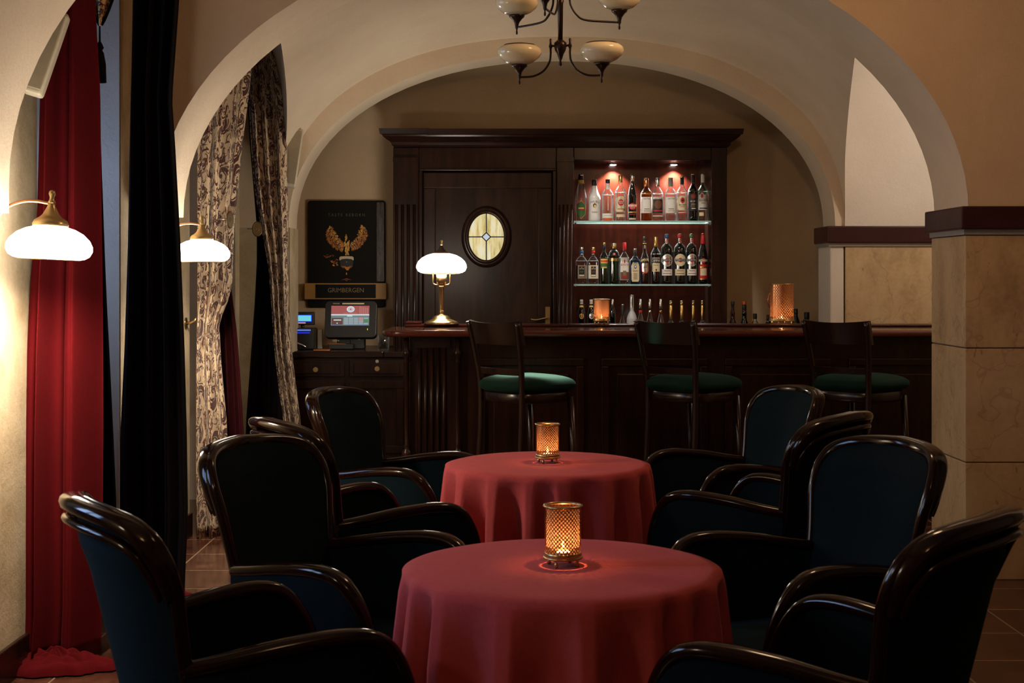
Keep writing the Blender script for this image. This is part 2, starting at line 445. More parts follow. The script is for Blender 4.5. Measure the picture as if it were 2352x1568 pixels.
# back wall of the bar alcove with its side walls, passage wall on the right, wall behind the camera
b = MB(); b.box(-2.4, 3.7, 10.10, 10.3, 0, ZT); struct(b.build('wall_back', MT['beige']))
b = MB(); b.box(-2.4, -2.0, 9.48, 10.1, 0, ZT); struct(b.build('wall_left', MT['beige']))
b = MB(); b.box(3.7, 3.9, -2.2, 10.3, 0, ZT); struct(b.build('wall_right', MT['beige']))
b = MB(); b.box(-2.4, 3.9, -2.4, -2.2, 0, ZT); struct(b.build('wall_behind', MT['beige']))
b = MB(); b.box(-2.4, 3.9, -2.4, 6.8, ZT, ZT+.1); b.box(-2.4, 3.9, 9.3, 10.3, ZT, ZT+.1); b.box(-2.4, 3.9, 6.8, 9.3, ZT+.12, ZT+.2)
struct(b.build('ceiling', MT['beige']))
# vault of the bar bay, springing from the rear arch and rising to the front arch, groined on the right
b = MB()
def vault(u, v):
    y = lerp(9.13, 7.10, v); t = min(1.0, v*1.0)
    a = lerp(1.815, 1.89, t); bb = lerp(1.215, 1.315, t)+.07*math.sin(pi*v); z0 = lerp(1.73, 1.71, t); cx = lerp(.32, .235, t); n = lerp(2.3, 2.03, t)
    th = lerp(.745*t**.35, pi-.675*t**.45, u)             # both ends follow the groins
    return (cx-a*sgp(math.cos(th), 2/n), y, z0+bb*sgp(math.sin(th), 2/n))
b.grid(vault, 72, 24, 0)
struct(b.build('ceiling', MT['cream']))
# webs between the left groin and the window wall
b = MB()
b.grid(lambda u, v: (lerp(vault(0, v)[0], -1.76, u), vault(0, v)[1], vault(0, v)[2]+.75*math.sin(u*pi/2)**.3), 10, 24, 0)
struct(b.build('ceiling', MT['cream']))
# flat ceiling of the passage to the right of the groin
b2 = MB(); b2.box(2.0, 3.7, 7.12, 9.13, 3.0, 3.08); struct(b2.build('ceiling', MT['white']))
# white plaster of the passage's end wall above the dado
b = MB(); b.box(2.132, 3.7, 9.105, 9.128, 1.729, 3.0); struct(b.build('wall_rear', MT['white']))

# sandstone piers with oxblood caps
def stone_mat():
    m = N('sandstone'); o = m.obj()
    v = m.scale(o, (1, 1, .55))
    f = m.noise(v, 4.0, 7, .62); g = m.noise(o, 45, 4); cr = m.n('TexVoronoi', feature='DISTANCE_TO_EDGE', i_Scale=2.1)
    wv = m.n('VectorMath', operation='ADD'); m.put(wv, 0, o)
    wn = m.n('TexNoise', i_Scale=3.0, i_Detail=3.0); m.put(wn, 'Vector', o); m.put(wv, 1, wn.outputs['Color']); m.put(cr, 'Vector', wv.outputs[0])
    vein = m.math('MULTIPLY', m.math('LESS_THAN', cr.outputs['Distance'], .012), .25)
    ff = m.math('ADD', m.math('MULTIPLY', f, .8), m.math('MULTIPLY', g, .2))
    col = m.ramp(ff, [(.30, (.34,.22,.105,1)), (.50, (.52,.37,.20,1)), (.72, (.64,.49,.30,1))])
    pit = m.noise(m.scale(o, (1,1,.35)), 26, 3, .6)
    col = m.mix(m.math('MULTIPLY', m.math('GREATER_THAN', pit, .69), .5), col, (.15,.09,.04,1))
    col = m.mix(vein, col, (.20,.12,.06,1))
    m.bsdf(Base_Color=col, Roughness=.6, Normal=m.bump(f, .004, .2)); return m.mat
MT['stone'] = stone_mat()
def stone_pier(name, x0, x1, y0, y1, zs):
    b = MB()
    for za, zb in zip(zs, zs[1:]): b.box(x0, x1, y0, y1, za, zb-.005)
    b.box(x0+.006, x1-.006, y0+.006, y1-.006, zs[0], zs[-1]-.004, 1)
    o = b.build(name, [MT['stone'], plain(name+'_joint', (.10,.07,.04), .9)], bevel=.004)
    return struct(o)
stone_pier('wall_right', 2.10, 3.7, 6.59, 7.12, (0, .545, 1.075, 1.60))
b = MB(); b.box(2.092, 3.7, 6.582, 7.128, 1.598, 1.622); struct(b.build('trim_1', MT['grey']))
b = MB(); b.box(2.072, 3.72, 6.555, 7.145, 1.622, 1.729); struct(b.build('trim_1', MT['capwood'], bevel=.008))
stone_pier('wall_right', 2.137, 3.7, 9.115, 9.25, (0, .6, 1.60))
b = MB(); b.box(2.040, 2.130, 9.122, 9.48, 0, 1.60); b.box(2.1305, 3.7, 9.26, 9.479, 0, 1.60); struct(b.build('wall_right', MT['white'], bevel=.012))
b = MB(); b.box(2.03, 3.7, 9.108, 9.488, 1.598, 1.620); struct(b.build('trim_2', MT['grey']))
b = MB(); b.box(2.015, 3.7, 9.085, 9.50, 1.620, 1.729); struct(b.build('trim_2', MT['capwood'], bevel=.008))
# dark baseboard of the left wall
b = MB()
for y0, y1 in ((-2.2, 2.6), (3.5, 5.24), (6.35, 7.72)): b.box(PX, PX+.018, y0, y1, 0, .125)
b.box(PX-.4, PX+.018, 6.332, 6.35, 0, .125); b.box(-2.2, PX, 5.15, 5.168, 0, .125)
struct(b.build('baseboard_left', MT['wood'], bevel=.004))
# windows in the niches
for i, (y0, y1) in enumerate(((2.60, 3.50), (5.15, 6.35), (7.72, 8.97))):
    b = MB(); x = -2.30
    b.box(x-.03, x+.03, y0, y0+.07, .55, 2.9); b.box(x-.03, x+.03, y1-.07, y1, .55, 2.9)
    b.box(x-.03, x+.03, y0, y1, .55, .62); b.box(x-.03, x+.03, y0, y1, 2.83, 2.9)
    ym = (y0+y1)/2; b.box(x-.025, x+.035, ym-.04, ym+.04, .6, 2.85); b.box(x-.02, x+.025, y0, y1, 2.05, 2.11)
    fr = struct(b.build('window_%d' % (i+1), MT['cream_p'], bevel=.004))
    g = MB(); g.box(x-.004, x+.004, y0+.05, y1-.05, .6, 2.85); g.build('pane', MT['g_clear'], fr)
# ------------------------------------------------------------------ armchairs
def back_y(x, z):
    return -.27-.13*(z-.42)/.53-.02*max(0, (z-.80)/.15)+.95*x*x
HALF = smooth_pts([(.195,0,.36),(.205,0,.50),(.222,0,.66),(.247,0,.80),(.249,0,.865),(.222,0,.912),(.15,0,.935),(0,0,.945)], 6)
def half(): return [(p.x, p.z) for p in HALF]
def make_armchair():
    root = thing('armchair', 'x', 'armchair')
    hp = half()
    path = [(-x, back_y(x, z), z) for x, z in hp]+[(x, back_y(x, z), z) for x, z in reversed(hp[:-1])]
    n = len(path)
    def rr(t):
        k = 1-abs(2*t-1)                       # 0 at the feet, 1 at the crown
        return (.015, lerp(.012, .019, min(1, max(0, k-.25)*1.8)))
    f = MB(); f.tube(path, rr, 12, ref=(0,1,0), sq=.75)
    f.build('back_frame', MT['chairwood'], root)
    # crest rail: thick crown with two stepped beads on the outside, running out at the corners
    cr = path[17:-17]
    f = MB(); f.tube([(p[0], p[1]-.016, p[2]+.003) for p in cr], lambda t: (lerp(.010, .026, math.sin(pi*t)**.4), lerp(.010, .017, math.sin(pi*t)**.4)), 12, ref=(0,1,0), sq=.8)
    cr2 = path[19:-19]
    f.tube([(p[0]*.97, p[1]-.027, p[2]-.030) for p in cr2], lambda t: (lerp(.005, .011, math.sin(pi*t)**.4), lerp(.005, .009, math.sin(pi*t)**.4)), 10, ref=(0,1,0))
    f.build('crest_rail', MT['chairwood'], root)
    def patch(sign, bul, wk=.97):
        rows = [(x*wk, z-(.02 if sign < 0 else 0)) for x, z in hp if True]
        rows = [rows[0]]+[r for p, r in zip(rows, rows[1:]) if r[1] > p[1]+.002]
        m = MB(); nv = len(rows)-1
        def fn(u, v):
            x0, z = rows[round(v*nv)]; x = x0*(2*u-1)
            k = (1-(2*u-1)**4)*min(1, (rows[nv][1]-z)/.07+.15)
            return (x, back_y(x, z)+sign*(.010+bul*k), z)
        m.grid(fn, 16, nv); return m
    patch(1, .022).build('back_cushion', MT['teal'], root)
    patch(-1, .022, 1.02).build('back_panel', MT['teal'], root)
    for sx in (-1, 1):
        prof = smooth_pts([(.214,-.285,.640),(.236,-.21,.652),(.262,-.09,.672),(.284,.03,.680),(.288,.105,.662),(.280,.155,.600),(.272,.184,.51),(.266,.192,.40)], 6)
        a = MB(); a.tube([(sx*p.x, p.y, p.z) for p in prof], lambda t: (lerp(.018, .029, math.sin(pi*min(1, t*1.3))), .017), 12, ref=(1,0,0), sq=.8)
        a.build('armrest', MT['chairwood'], root)
        # upholstered side below the arm
        m = MB(); k = len(prof)-1
        for side in (-.020, .020):
            m.grid(lambda u, v: (sx*(prof[round(u*k)].x+side*(1 if v < .95 else .8)-.004*(1-v)), prof[round(u*k)].y, lerp(.285, prof[round(u*k)].z-.008, v)), k, 6)
        m.build('side_panel', MT['teal'], root)
    s = MB(); s.ell((0,-.05,.405), (.235,.195,.062), .45, .3, 36, 14); s.build('seat_cushion', MT['teal'], root)
    s = MB(); s.box(-.245,.245,-.24,.145,.275,.365); s.build('seat_frame', MT['chairwood'], root, bevel=.008)
    for sx in (-1, 1):
        l = MB(); l.tube([(sx*.258,.180,.40),(sx*.252,.175,.28),(sx*.246,.170,.12),(sx*.244,.174,0)], lambda t: lerp(.026,.016,t), 8); l.build('leg', MT['chairwood'], root)
        l = MB(); l.tube([(sx*.20,-.25,.40),(sx*.205,-.26,.25),(sx*.21,-.30,.10),(sx*.215,-.345,0)], lambda t: lerp(.024,.016,t), 8); l.build('leg', MT['chairwood'], root)
    return root
# (centre of the chair's seat x, y, facing angle, label)
CHAIRS = [
 (-.495, 3.06, 31, 'armchair nearest on the left, its blue-green velvet back turned to the red curtain'),
 (-.375, 3.73, -29, 'armchair on the left facing us, nearer one in front of the damask curtain'),
 (.575, 2.93, 141, 'armchair nearest on the right, seen from behind at the frame edge'),
 (.68, 3.72, 205, 'armchair facing us on the right of the near table, in front of the stone pier'),
 (-.40, 4.66, 32, 'armchair of which mainly the curved wooden back rail shows, beside the damask curtain'),
 (-.345, 5.52, -22, 'armchair facing us in front of the drawer cabinet, left of the far table'),
 (.775, 4.90, 142, 'armchair with its back to us on the right of the far table'),
 (.775, 5.62, 200, 'armchair facing us on the right of the far table, farthest from us on that side'),
]
proto = make_armchair()
for i, (x, y, a, lab) in enumerate(CHAIRS):
    o = proto if i == 0 else copy_tree(proto)
    o.location = (x, y, 0); o.rotation_euler = (0, 0, math.radians(a-90)); o.scale = (.93, 1, 1)
    tag(o, lab, 'armchair', 'dark armchairs around the two tables')

# ------------------------------------------------------------------ tables under wine-red cloths
TZ = .738
def make_cloth(R, seed):
    rnd = random.Random(seed); m = MB()
    # uneven folds: angle list of fold centres
    folds_, a_ = [], 0.0
    while a_ < 6.1:
        wd = rnd.uniform(.24, .55); folds_.append((a_+wd/2, wd, rnd.uniform(.6, 1.15))); a_ += wd
    def fold(th):
        """1 on the narrow standing ridges between the scooped hollows"""
        th %= 2*pi*.999
        sc = 2*pi/a_
        for c, wd, h in folds_:
            q = (th-c*sc)/(wd*sc/2)
            if abs(q) <= 1: return min(.42, h*(abs(q)**2.2*1.9-1.15*(1-abs(q)**1.5))-.25*h)
        return .4
    NV = 40
    def fn(u, v):
        th = 2*pi*u
        if v <= .35:
            r = R*(v/.35); z = TZ
            if r > R-.016: t = (r-(R-.016))/.016; z = TZ-.006*t*t
        else:
            t = (v-.35)/.65; drop = t**1.15*(TZ-.03)
            fo = fold(th); am = .064*min(1, (drop/.16))**.8
            r = R+.004*min(1, drop/.03)+.012*drop+am*fo*(.55+.75*drop)
            z = TZ-.006-drop
        return (r*math.cos(th), r*math.sin(th), z)
    m.grid(fn, 420, NV); return m
TABLES = [(.114, 3.26, .364, 5, 'wine-red round tablecloth on the table nearest to us, candle holder on it'),
          (.127, 5.07, .364, 9, 'wine-red round tablecloth on the farther table in front of the bar stools')]
for x, y, R, sd, lab in TABLES:
    t = thing('round_table', lab.replace('wine-red round tablecloth on the', 'round pedestal table hidden under the wine-red cloth,').replace('table nearest to us, candle holder on it', 'nearer of the two').replace('farther table in front of the bar stools', 'farther of the two'), 'table', (x, y, 0))
    q = MB(); q.lathe([(R-.03, .700),(R-.012, .706),(R-.012,.728),(R-.02,.731)], seg=48); q.build('tabletop', MT['wood'], t)
    q = MB(); q.lathe([(.05,.03),(.04,.10),(.035,.4),(.05,.66),(.09,.70)], seg=24); q.build('pedestal', MT['wood'], t)
    q = MB(); q.lathe([(.24,0),(.24,.015),(.10,.035),(.05,.05)], seg=32); q.build('foot_plate', MT['wood'], t)
    c = make_cloth(R, sd).build('tablecloth', MT['cloth'], loc=(x, y, 0), solid=.003)
    tag(c, lab, 'tablecloth', 'wine-red tablecloths')

# ------------------------------------------------------------------ candle holders of perforated copper
def perforated(name, col, nx, nz, hole_r2=.062):
    m = N(name); uv = m.n('TexCoord').outputs['UV']; sx = m.n('SeparateXYZ'); m.put(sx, 0, uv)
    U = m.math('MULTIPLY', sx.outputs[0], nx); V = m.math('MULTIPLY', sx.outputs[1], nz)
    def dots(ou, ov):
        fu = m.math('SUBTRACT', m.math('FRACT', m.math('ADD', U, ou)), .5); fv = m.math('SUBTRACT', m.math('FRACT', m.math('ADD', V, ov)), .5)
        return m.math('ADD', m.math('MULTIPLY', fu, fu), m.math('MULTIPLY', fv, fv))
    d = m.math('MINIMUM', dots(0, 0), dots(.5, .5))
    hole = m.math('LESS_THAN', d, hole_r2)
    bs = m.n('BsdfPrincipled'); bs.inputs['Base Color'].default_value = c4(col); bs.inputs['Metallic'].default_value = 1; bs.inputs['Roughness'].default_value = .28
    tr = m.n('BsdfTransparent'); mx = m.n('MixShader'); m.put(mx, 0, hole)
    m.t.links.new(bs.outputs[0], mx.inputs[1]); m.t.links.new(tr.outputs[0], mx.inputs[2]); m.t.links.new(mx.outputs[0], m.out.inputs[0])
    return m.mat
MT['perf'] = perforated('perforated_copper', (.58,.27,.13), 30, 12)
_m = N('amber_liner_glass'); _tl = _m.n('BsdfTranslucent', i_Color=(.25,.14,.085,1)); _df = _m.n('BsdfDiffuse', i_Color=(.40,.16,.07,1)); _tr = _m.n('BsdfTransparent', i_Color=(1,.66,.36,1))
_a = _m.n('MixShader', i_0=.2); _m.t.links.new(_tl.outputs[0], _a.inputs[1]); _m.t.links.new(_df.outputs[0], _a.inputs[2])
_b = _m.n('MixShader', i_0=.22); _m.t.links.new(_a.outputs[0], _b.inputs[1]); _m.t.links.new(_tr.outputs[0], _b.inputs[2]); _m.t.links.new(_b.outputs[0], _m.out.inputs[0]); MT['liner'] = _m.mat
def candle_holder(label, loc, r, h, power, handle=False, group='perforated copper candle holders', rows=12):
    t = thing('candle_holder', label, 'candle holder', loc, .3, group)
    z0 = .012
    m = MB(); m.grid(lambda u, v: (r*math.cos(2*pi*u), r*math.sin(2*pi*u), lerp(z0+.012, h-.006, v)), 72, 1, uvf=lambda u, v: (u, v)); m.build('perforated_shade', MT['perf'], t)
    m = MB(); ri = r-.0035; m.grid(lambda u, v: (ri*math.cos(2*pi*u), ri*math.sin(2*pi*u), lerp(z0+.033, h-.012, v)), 48, 1); m.build('glass_liner', MT['liner'], t)
    m = MB()
    m.tube([(r*math.cos(2*pi*k/48), r*math.sin(2*pi*k/48), h-.006) for k in range(48)], (.0035,.0045), 8, closed=True, ref=(0,0,1)); m.build('rim', MT['brass'], t); m = MB()
    m.tube([(r*math.cos(2*pi*k/48), r*math.sin(2*pi*k/48), z0+.008) for k in range(48)], (.0035,.0045), 8, closed=True, ref=(0,0,1))
    m.tube([(r*math.cos(2*pi*k/48), r*math.sin(2*pi*k/48), z0+.014) for k in range(48)], (.006,.0015), 8, closed=True, ref=(0,0,1))
    m.build('foot_ring', MT['brass'], t)
    m = MB(); m.lathe([(r*.86, z0+.003),(r*.86, z0+.005)], seg=32); 
    for k in range(4):
        a = pi/4+k*pi/2; m.tube([(.02*math.cos(a), .02*math.sin(a), z0+.005),(r*math.cos(a), r*math.sin(a), z0+.006)], .002, 6)
    m.build('base_plate', MT['brass'], t)
    for k in range(4):
        a = pi/4+k*pi/2; m = MB(); m.lathe([(.003,0),(.005,.003),(.004,.008),(.003,z0+.004)], (.86*r*math.cos(a), .86*r*math.sin(a), 0), 10); m.build('foot', MT['brass'], t)
    c = MB(); c.lathe([(.018, z0+.006),(.018, z0+.02),(.015,z0+.021)], seg=24); c.build('candle', MT['wax'], t)
    fl = MB(); fl.lathe([(.0008, z0+.026),(.0035, z0+.031),(.003, z0+.037),(.0006, z0+.046)], seg=12); fl.build('flame', MT['flame'], t)
    if handle:
        m = MB(); m.tube(smooth_pts([(-r*.93,r*.28,h*.76),(-r-.004,r*.29,h*.69),(-r-.010,r*.30,h*.58),(-r-.004,r*.29,h*.47),(-r*.93,r*.28,h*.40)],6), (.003,.008), 8); m.build('handle', MT['copper'], t)
    light('POINT', 'candle_light', (0,0,z0+.046), power, (1.0,.48,.19), .004, parent=t)
    return t
candle_holder('perforated copper candle holder on the nearest red table', (.117, 3.262, TZ+.0015), .0415, .143, 1.1)
candle_holder('perforated copper candle holder on the farther red table', (.127, 5.075, TZ+.0015), .0415, .143, .9)
# ------------------------------------------------------------------ bar counter
YB = 8.30
XL = -.60; XR = 3.3
bar = thing('bar_counter', 'long dark wooden bar counter with panelled front behind the stools', 'bar counter', (0, YB, 0))
m = MB(); m.box(XL, XR, 0, .50, .10, 1.056); m.box(XL-.02, XR, -.012, .50, 0, .10); m.build('body', MT['wood'], bar, bevel=.006)
m = MB()
for i in range(5):
    x0 = -.20+i*.72; x1 = x0+.62
    for (a, c_, e, g) in ((x0,x1,.20,.245),(x0,x1,.885,.93),(x0,x0+.045,.245,.885),(x1-.045,x1,.245,.885)): m.box(a, c_, -.022, 0, e, g)
    m.box(x0+.09, x1-.09, -.014, 0, .29, .84)
m.build('front_panels', MT['wood'], bar, bevel=.008)
m = MB()
for x in [XL+.06+.036*k for k in range(5)]: m.tube([(x,-.004,.14),(x,-.004,1.0)], .013, 8)
m.box(XL+.03, XL+.24, -.02, 0, .10, .15); m.box(XL+.03, XL+.24, -.02, 0, .99, 1.05); m.build('fluted_pilaster', MT['wood'], bar)
for x in (XL-.012, XL+.285):
    m = MB(); m.lathe([(.012,.33),(.026,.345),(.030,.37),(.026,.395),(.014,.405),(.020,.42),(.014,.435),(.0145,.60),(.0145,.90),(.020,.915),(.014,.93),(.026,.945),(.026,.97),(.014,.985),(.016,1.05)], (x,-.04,0), 20)
    m.build('turned_column', MT['wood'], bar)
    m.s  # column stands on the plinth block below
m = MB(); m.box(XL-.05, XL+.32, -.075, 0, 0, .33); m.build('plinth', MT['wood'], bar, bevel=.008)
# counter top with rounded left end and thick nose
m = MB()
poly = [(XR,-.13)]+[(-.62+.135*math.cos(a), .005+.135*math.sin(a)) for a in [(-pi/2)-k*pi/24 for k in range(13)]]+[(-.755,.50),(XR,.50)]
m.prism([(p[0], p[1]) for p in poly], lambda u, v, w_: (u, v, w_), 1.056, 1.096); m.build('counter_top', wood('counter_top_wood', (.050,.010,.006), (.11,.024,.013), .16, (.12,1,1), 20, .5), bar, bevel=.018, seg=4)
m = MB(); m.box(-.66, XR, .43, .64, 1.096, 1.112); m.build('raised_ledge', MT['redwood'], bar, bevel=.006)
m = MB(); m.box(-.66, -.56, .47, .64, 1.112, 1.128); m.build('ledge_end', MT['redwood'], bar, bevel=.006)
m = MB(); m.box(XL, XR, .48, .62, .02, 1.096); m.build('back_board', MT['wood'], bar)

# ------------------------------------------------------------------ bar stools
def make_stool():
    root = thing('bar_stool', 'x', 'bar stool')
    for sx in (-1, 1):
        p = smooth_pts([(sx*.175,-.25,0),(sx*.168,-.205,.40),(sx*.168,-.19,.78),(sx*.185,-.215,1.0),(sx*.198,-.25,1.165)], 5)
        l = MB(); l.tube(p, lambda t: (lerp(.020,.017,t), .014), 8, ref=(1,0,0)); l.build('back_post', MT['stoolwood'], root)
        l = MB(); l.tube([(sx*.165,.16,.76),(sx*.175,.18,.4),(sx*.19,.215,0)], lambda t: lerp(.019,.015,t), 8); l.build('leg', MT['stoolwood'], root)
    def rail(z0, z1, y0, depth, hw, lean, th=.011):
        r = MB(); n = 20
        def fn(side):
            return lambda u, v: ((2*u-1)*hw, y0-depth*(1-(2*u-1)**2)-lean*v+side*th+(.006 if 0 else 0), lerp(z0, z1, v)+(.012*((2*u-1)**2) if z1 > 1.1 else 0)*v)
        r.grid(fn(-1), n, 3); r.grid(fn(1), n, 3)
        for v in (0, 1):
            r.grid(lambda u, t: tuple(lerp(fn(-1)(u, v)[k], fn(1)(u, v)[k], t) for k in range(3)), n, 1)
        for u_ in (0, 1):
            r.grid(lambda t, v: tuple(lerp(fn(-1)(u_, v)[k], fn(1)(u_, v)[k], t) for k in range(3)), 1, 3)
        return r
    rail(1.045, 1.160, -.205, .045, .205, .03).build('top_rail', MT['stoolwood'], root)
    rail(.885, .918, -.185, .03, .172, .006).build('lower_rail', MT['stoolwood'], root)
    s = MB(); s.ell((0,-.005,.826), (.222,.222,.056), .85, .5, 40, 16); s.build('seat_cushion', MT['green'], root)
    s = MB(); s.lathe([(.195,.735),(.20,.742),(.20,.785),(.195,.790)], (0,-.01,0), 40, n=3.2); s.build('seat_ring', MT['stoolwood'], root)
    for (a, c_) in (((-.172,-.22,.30),(.172,-.22,.30)),((-.18,.19,.26),(.18,.19,.26)),((-.172,-.22,.34),(-.178,.185,.34)),((.172,-.22,.34),(.178,.185,.34))):
        q = MB(); q.tube([a, c_], .011, 8); q.build('stretcher', MT['stoolwood'], root)
    return root
STOOLS = [(1144, 7.55, 41, 'bar stool below the table lamp, its green seat lit from above'),
          (1536, 7.60, 43, 'bar stool in the middle of the three, below the bottle shelves'),
          (1927, 7.62, 43, 'bar stool nearest the stone pier')]
proto = make_stool()
for i, (px, d, a, lab) in enumerate(STOOLS):
    o = proto if i == 0 else copy_tree(proto)
    ar = math.radians(a); bx = XP(px, d)
    o.location = (bx+.21*math.cos(ar), d+.21*math.sin(ar), 0); o.rotation_euler = (0, 0, ar-pi/2)
    tag(o, lab, 'bar stool', 'green-seated bar stools')

# ------------------------------------------------------------------ lamps
SHADE = [(.050,.052),(.078,.044),(.105,.030),(.126,.010),(.136,-.010),(.1365,-.026),(.128,-.042),(.113,-.051),(.098,-.054)]
def sconce(label, loc, rz, watts, tilt=0):
    """loc = centre of the glass shade; arm reaches to the wall in local -x"""
    t = thing('wall_sconce', label, 'wall lamp', loc, rz, 'brass wall lamps on the left wall')
    t.rotation_euler = (0, math.radians(tilt), rz)
    m = MB(); m.lathe(list(reversed(SHADE)), (0,0,0), 48, cap=False); m.build('glass_shade', MT['lamp'], t)
    m = MB(); m.lathe([(.088,-.0575),(.098,-.0575),(.098,-.052),(.088,-.052)], seg=48, cap=False); m.build('rim', MT['brass'], t)
    m = MB(); m.lathe([(.002,-.048),(.086,-.048),(.086,-.046),(.002,-.046)], seg=32); m.build('diffuser', MT['bulb'], t)
    m = MB(); m.lathe([(.056,.046),(.058,.060),(.052,.072),(.036,.082),(.026,.092),(.017,.110),(.012,.120),(.012,.128)], seg=32); m.build('shade_cap', MT['brass'], t)
    m = MB(); m.lathe([(.009,.126),(.013,.131),(.008,.139),(.007,.147),(.011,.158),(.009,.168),(.003,.172)], seg=16); m.build('finial', MT['brass'], t)
    m = MB(); m.tube(smooth_pts([(0,0,.126),(-.05,0,.133),(-.10,0,.128),(-.15,0,.104),(-.18,0,.06),(-.19,0,.0),(-.215,0,-.03)], 8), .0055, 10); m.build('arm', MT['copper'], t)
    m = MB(); m.tube([(-.205,0,-.02),(-.222,0,-.02)], (.05,.035), 24, ref=(0,0,1)); m.build('wall_plate', MT['brass'], t)
    light('SPOT', 'sconce_light', (0,0,-.062), watts*3.0, LAMP, .03, (0,0,0), t, spot_size=math.radians(165), spot_blend=.6)
    return t
sconce('lit brass wall lamp nearest to us, in front of the red velvet curtain', (-1.515, 4.66, 1.515), 0, 26, 3)
sconce('lit brass wall lamp partly hidden by the black curtain, before the damask curtain', (-1.522, 6.98, 1.532), 0, 22)
# table lamp on the bar
dl = 8.74
t = thing('table_lamp', 'lit brass table lamp with opal glass shade on the left end of the bar', 'table lamp', (XP(1014, dl), dl, 1.1125))
m = MB(); m.lathe([(.105,0),(.108,.006),(.095,.018),(.062,.030),(.056,.034),(.052,.044),(.035,.054),(.018,.058),(.014,.066),(.018,.070),(.012,.076)], seg=48); m.build('base', MT['brass'], t)
m = MB(); m.lathe([(.013,.07),(.019,.078),(.013,.084),(.0145,.09),(.0145,.225),(.020,.232),(.012,.238)], seg=24); m.build('stem', MT['brass'], t)
m = MB(); m.tube(smooth_pts([(-.052,0,.318),(-.052,0,.262),(-.046,0,.246),(-.025,0,.241),(.025,0,.241),(.046,0,.246),(.052,0,.262),(.052,0,.318)], 5), .005, 8); m.build('cradle', MT['brass'], t)
m = MB(); m.lathe([(.014,.245),(.028,.252),(.032,.27),(.032,.318)], seg=24); m.build('socket', MT['brass'], t)
m = MB(); m.lathe([(r*1.13, z*1.13+.375) for r, z in reversed(SHADE)], seg=48, cap=False); m.build('glass_shade', MT['lamp'], t)
m = MB(); m.lathe([(.104,.309),(.112,.309),(.112,.315),(.104,.315)], seg=48, cap=False); m.build('rim', MT['brass'], t)
m = MB(); m.lathe([(.036,.3185),(.098,.3185),(.098,.320),(.036,.320)], seg=32); m.build('diffuser', MT['bulb'], t)
m = MB(); m.lathe([(.044,.430),(.046,.438),(.034,.448),(.020,.458),(.012,.476),(.008,.484)], seg=32); m.build('shade_cap', MT['bronze'], t)
m = MB(); m.lathe([(.005,.483),(.009,.490),(.005,.496),(.010,.512),(.007,.517)], seg=16); m.build('finial', MT['brass'], t)
light('SPOT', 'lamp_light', (0,0,.312), 12, LAMP, .06, (0,0,0), t, spot_size=math.radians(160), spot_blend=.5)

# chandelier, unlit
dc = 5.40; kx = dc/F
t = thing('chandelier', 'dark bronze chandelier with unlit cream glass bowls hanging from the ceiling', 'chandelier', (XP(1287, dc), dc, 0))
zh = ZP(106, dc)
m = MB(); m.lathe([(.002,zh-.076),(.007,zh-.070),(.004,zh-.055),(.008,zh-.046),(.013,zh-.030),(.021,zh-.016),(.024,zh),(.024,zh+.012),(.017,zh+.018),(.010,zh+.024)], seg=24); m.build('hub', MT['bronze'], t)
m = MB(); m.lathe([(.009,zh+.02),(.011,zh+.16),(.014,zh+.172),(.009,zh+.18),(.009,ZT-.03),(.05,ZT-.02),(.055,ZT)], seg=16); m.build('stem', MT['bronze'], t)
zu = zh+.215
m = MB(); m.lathe([(.010,zu-.03),(.026,zu-.015),(.028,zu+.02),(.010,zu+.03)], seg=24); m.build('hub', MT['bronze'], t)
def chand_arm(ang, R, z, zb, zhub):
    ca, sa = math.cos(ang), math.sin(ang)
    at = lambda r, zz: (r*ca, r*sa, zz)
    m = MB(); m.tube(smooth_pts([at(.018,zhub),at(.036,zhub),at(.037,zhub-.03),at(.042,zhub-.06),at(.065,zhub-.093),at(.105,zhub-.112),at(R,zhub-.114)],6), .0042, 8)
    m.lathe([(.004,zhub-.01),(.0075,zhub),(.004,zhub+.012),(.005,zhub+.026),(.002,zhub+.030)], (at(.037,0)[0], at(.037,0)[1], 0), 10); a = m.build('arm', MT['bronze'], t)
    zb = zhub-.114
    m = MB(); m.lathe([(.003,zb-.028),(.0042,zb-.020),(.0025,zb-.010),(.0065,zb-.002),(.007,zb+.006),(.010,zb+.018),(.021,zb+.033),(.030,zb+.040),(.0315,zb+.050)], at(R,0), 20); m.build('cup', MT['bronze'], t)
    m = MB(); m.lathe([(.029,zb+.048),(.055,zb+.060),(.076,zb+.078),(.083,zb+.092),(.081,zb+.104),(.070,zb+.114),(.058,zb+.118)], at(R,0), 40, cap=False); m.build('glass_bowl', MT['chglass'], t, solid=.003)
    m = MB(); m.lathe([(.055,zb+.117),(.060,zb+.117),(.060,zb+.122),(.055,zb+.122)], at(R,0), 40, cap=False); m.build('bowl_rim', MT['bronze'], t)
for a in (pi-.15, -.15): chand_arm(a, .157, 0, 0, zh)
for a in (.25, .25+2*pi/3, .25+4*pi/3): chand_arm(a, .236, 0, 0, zu)

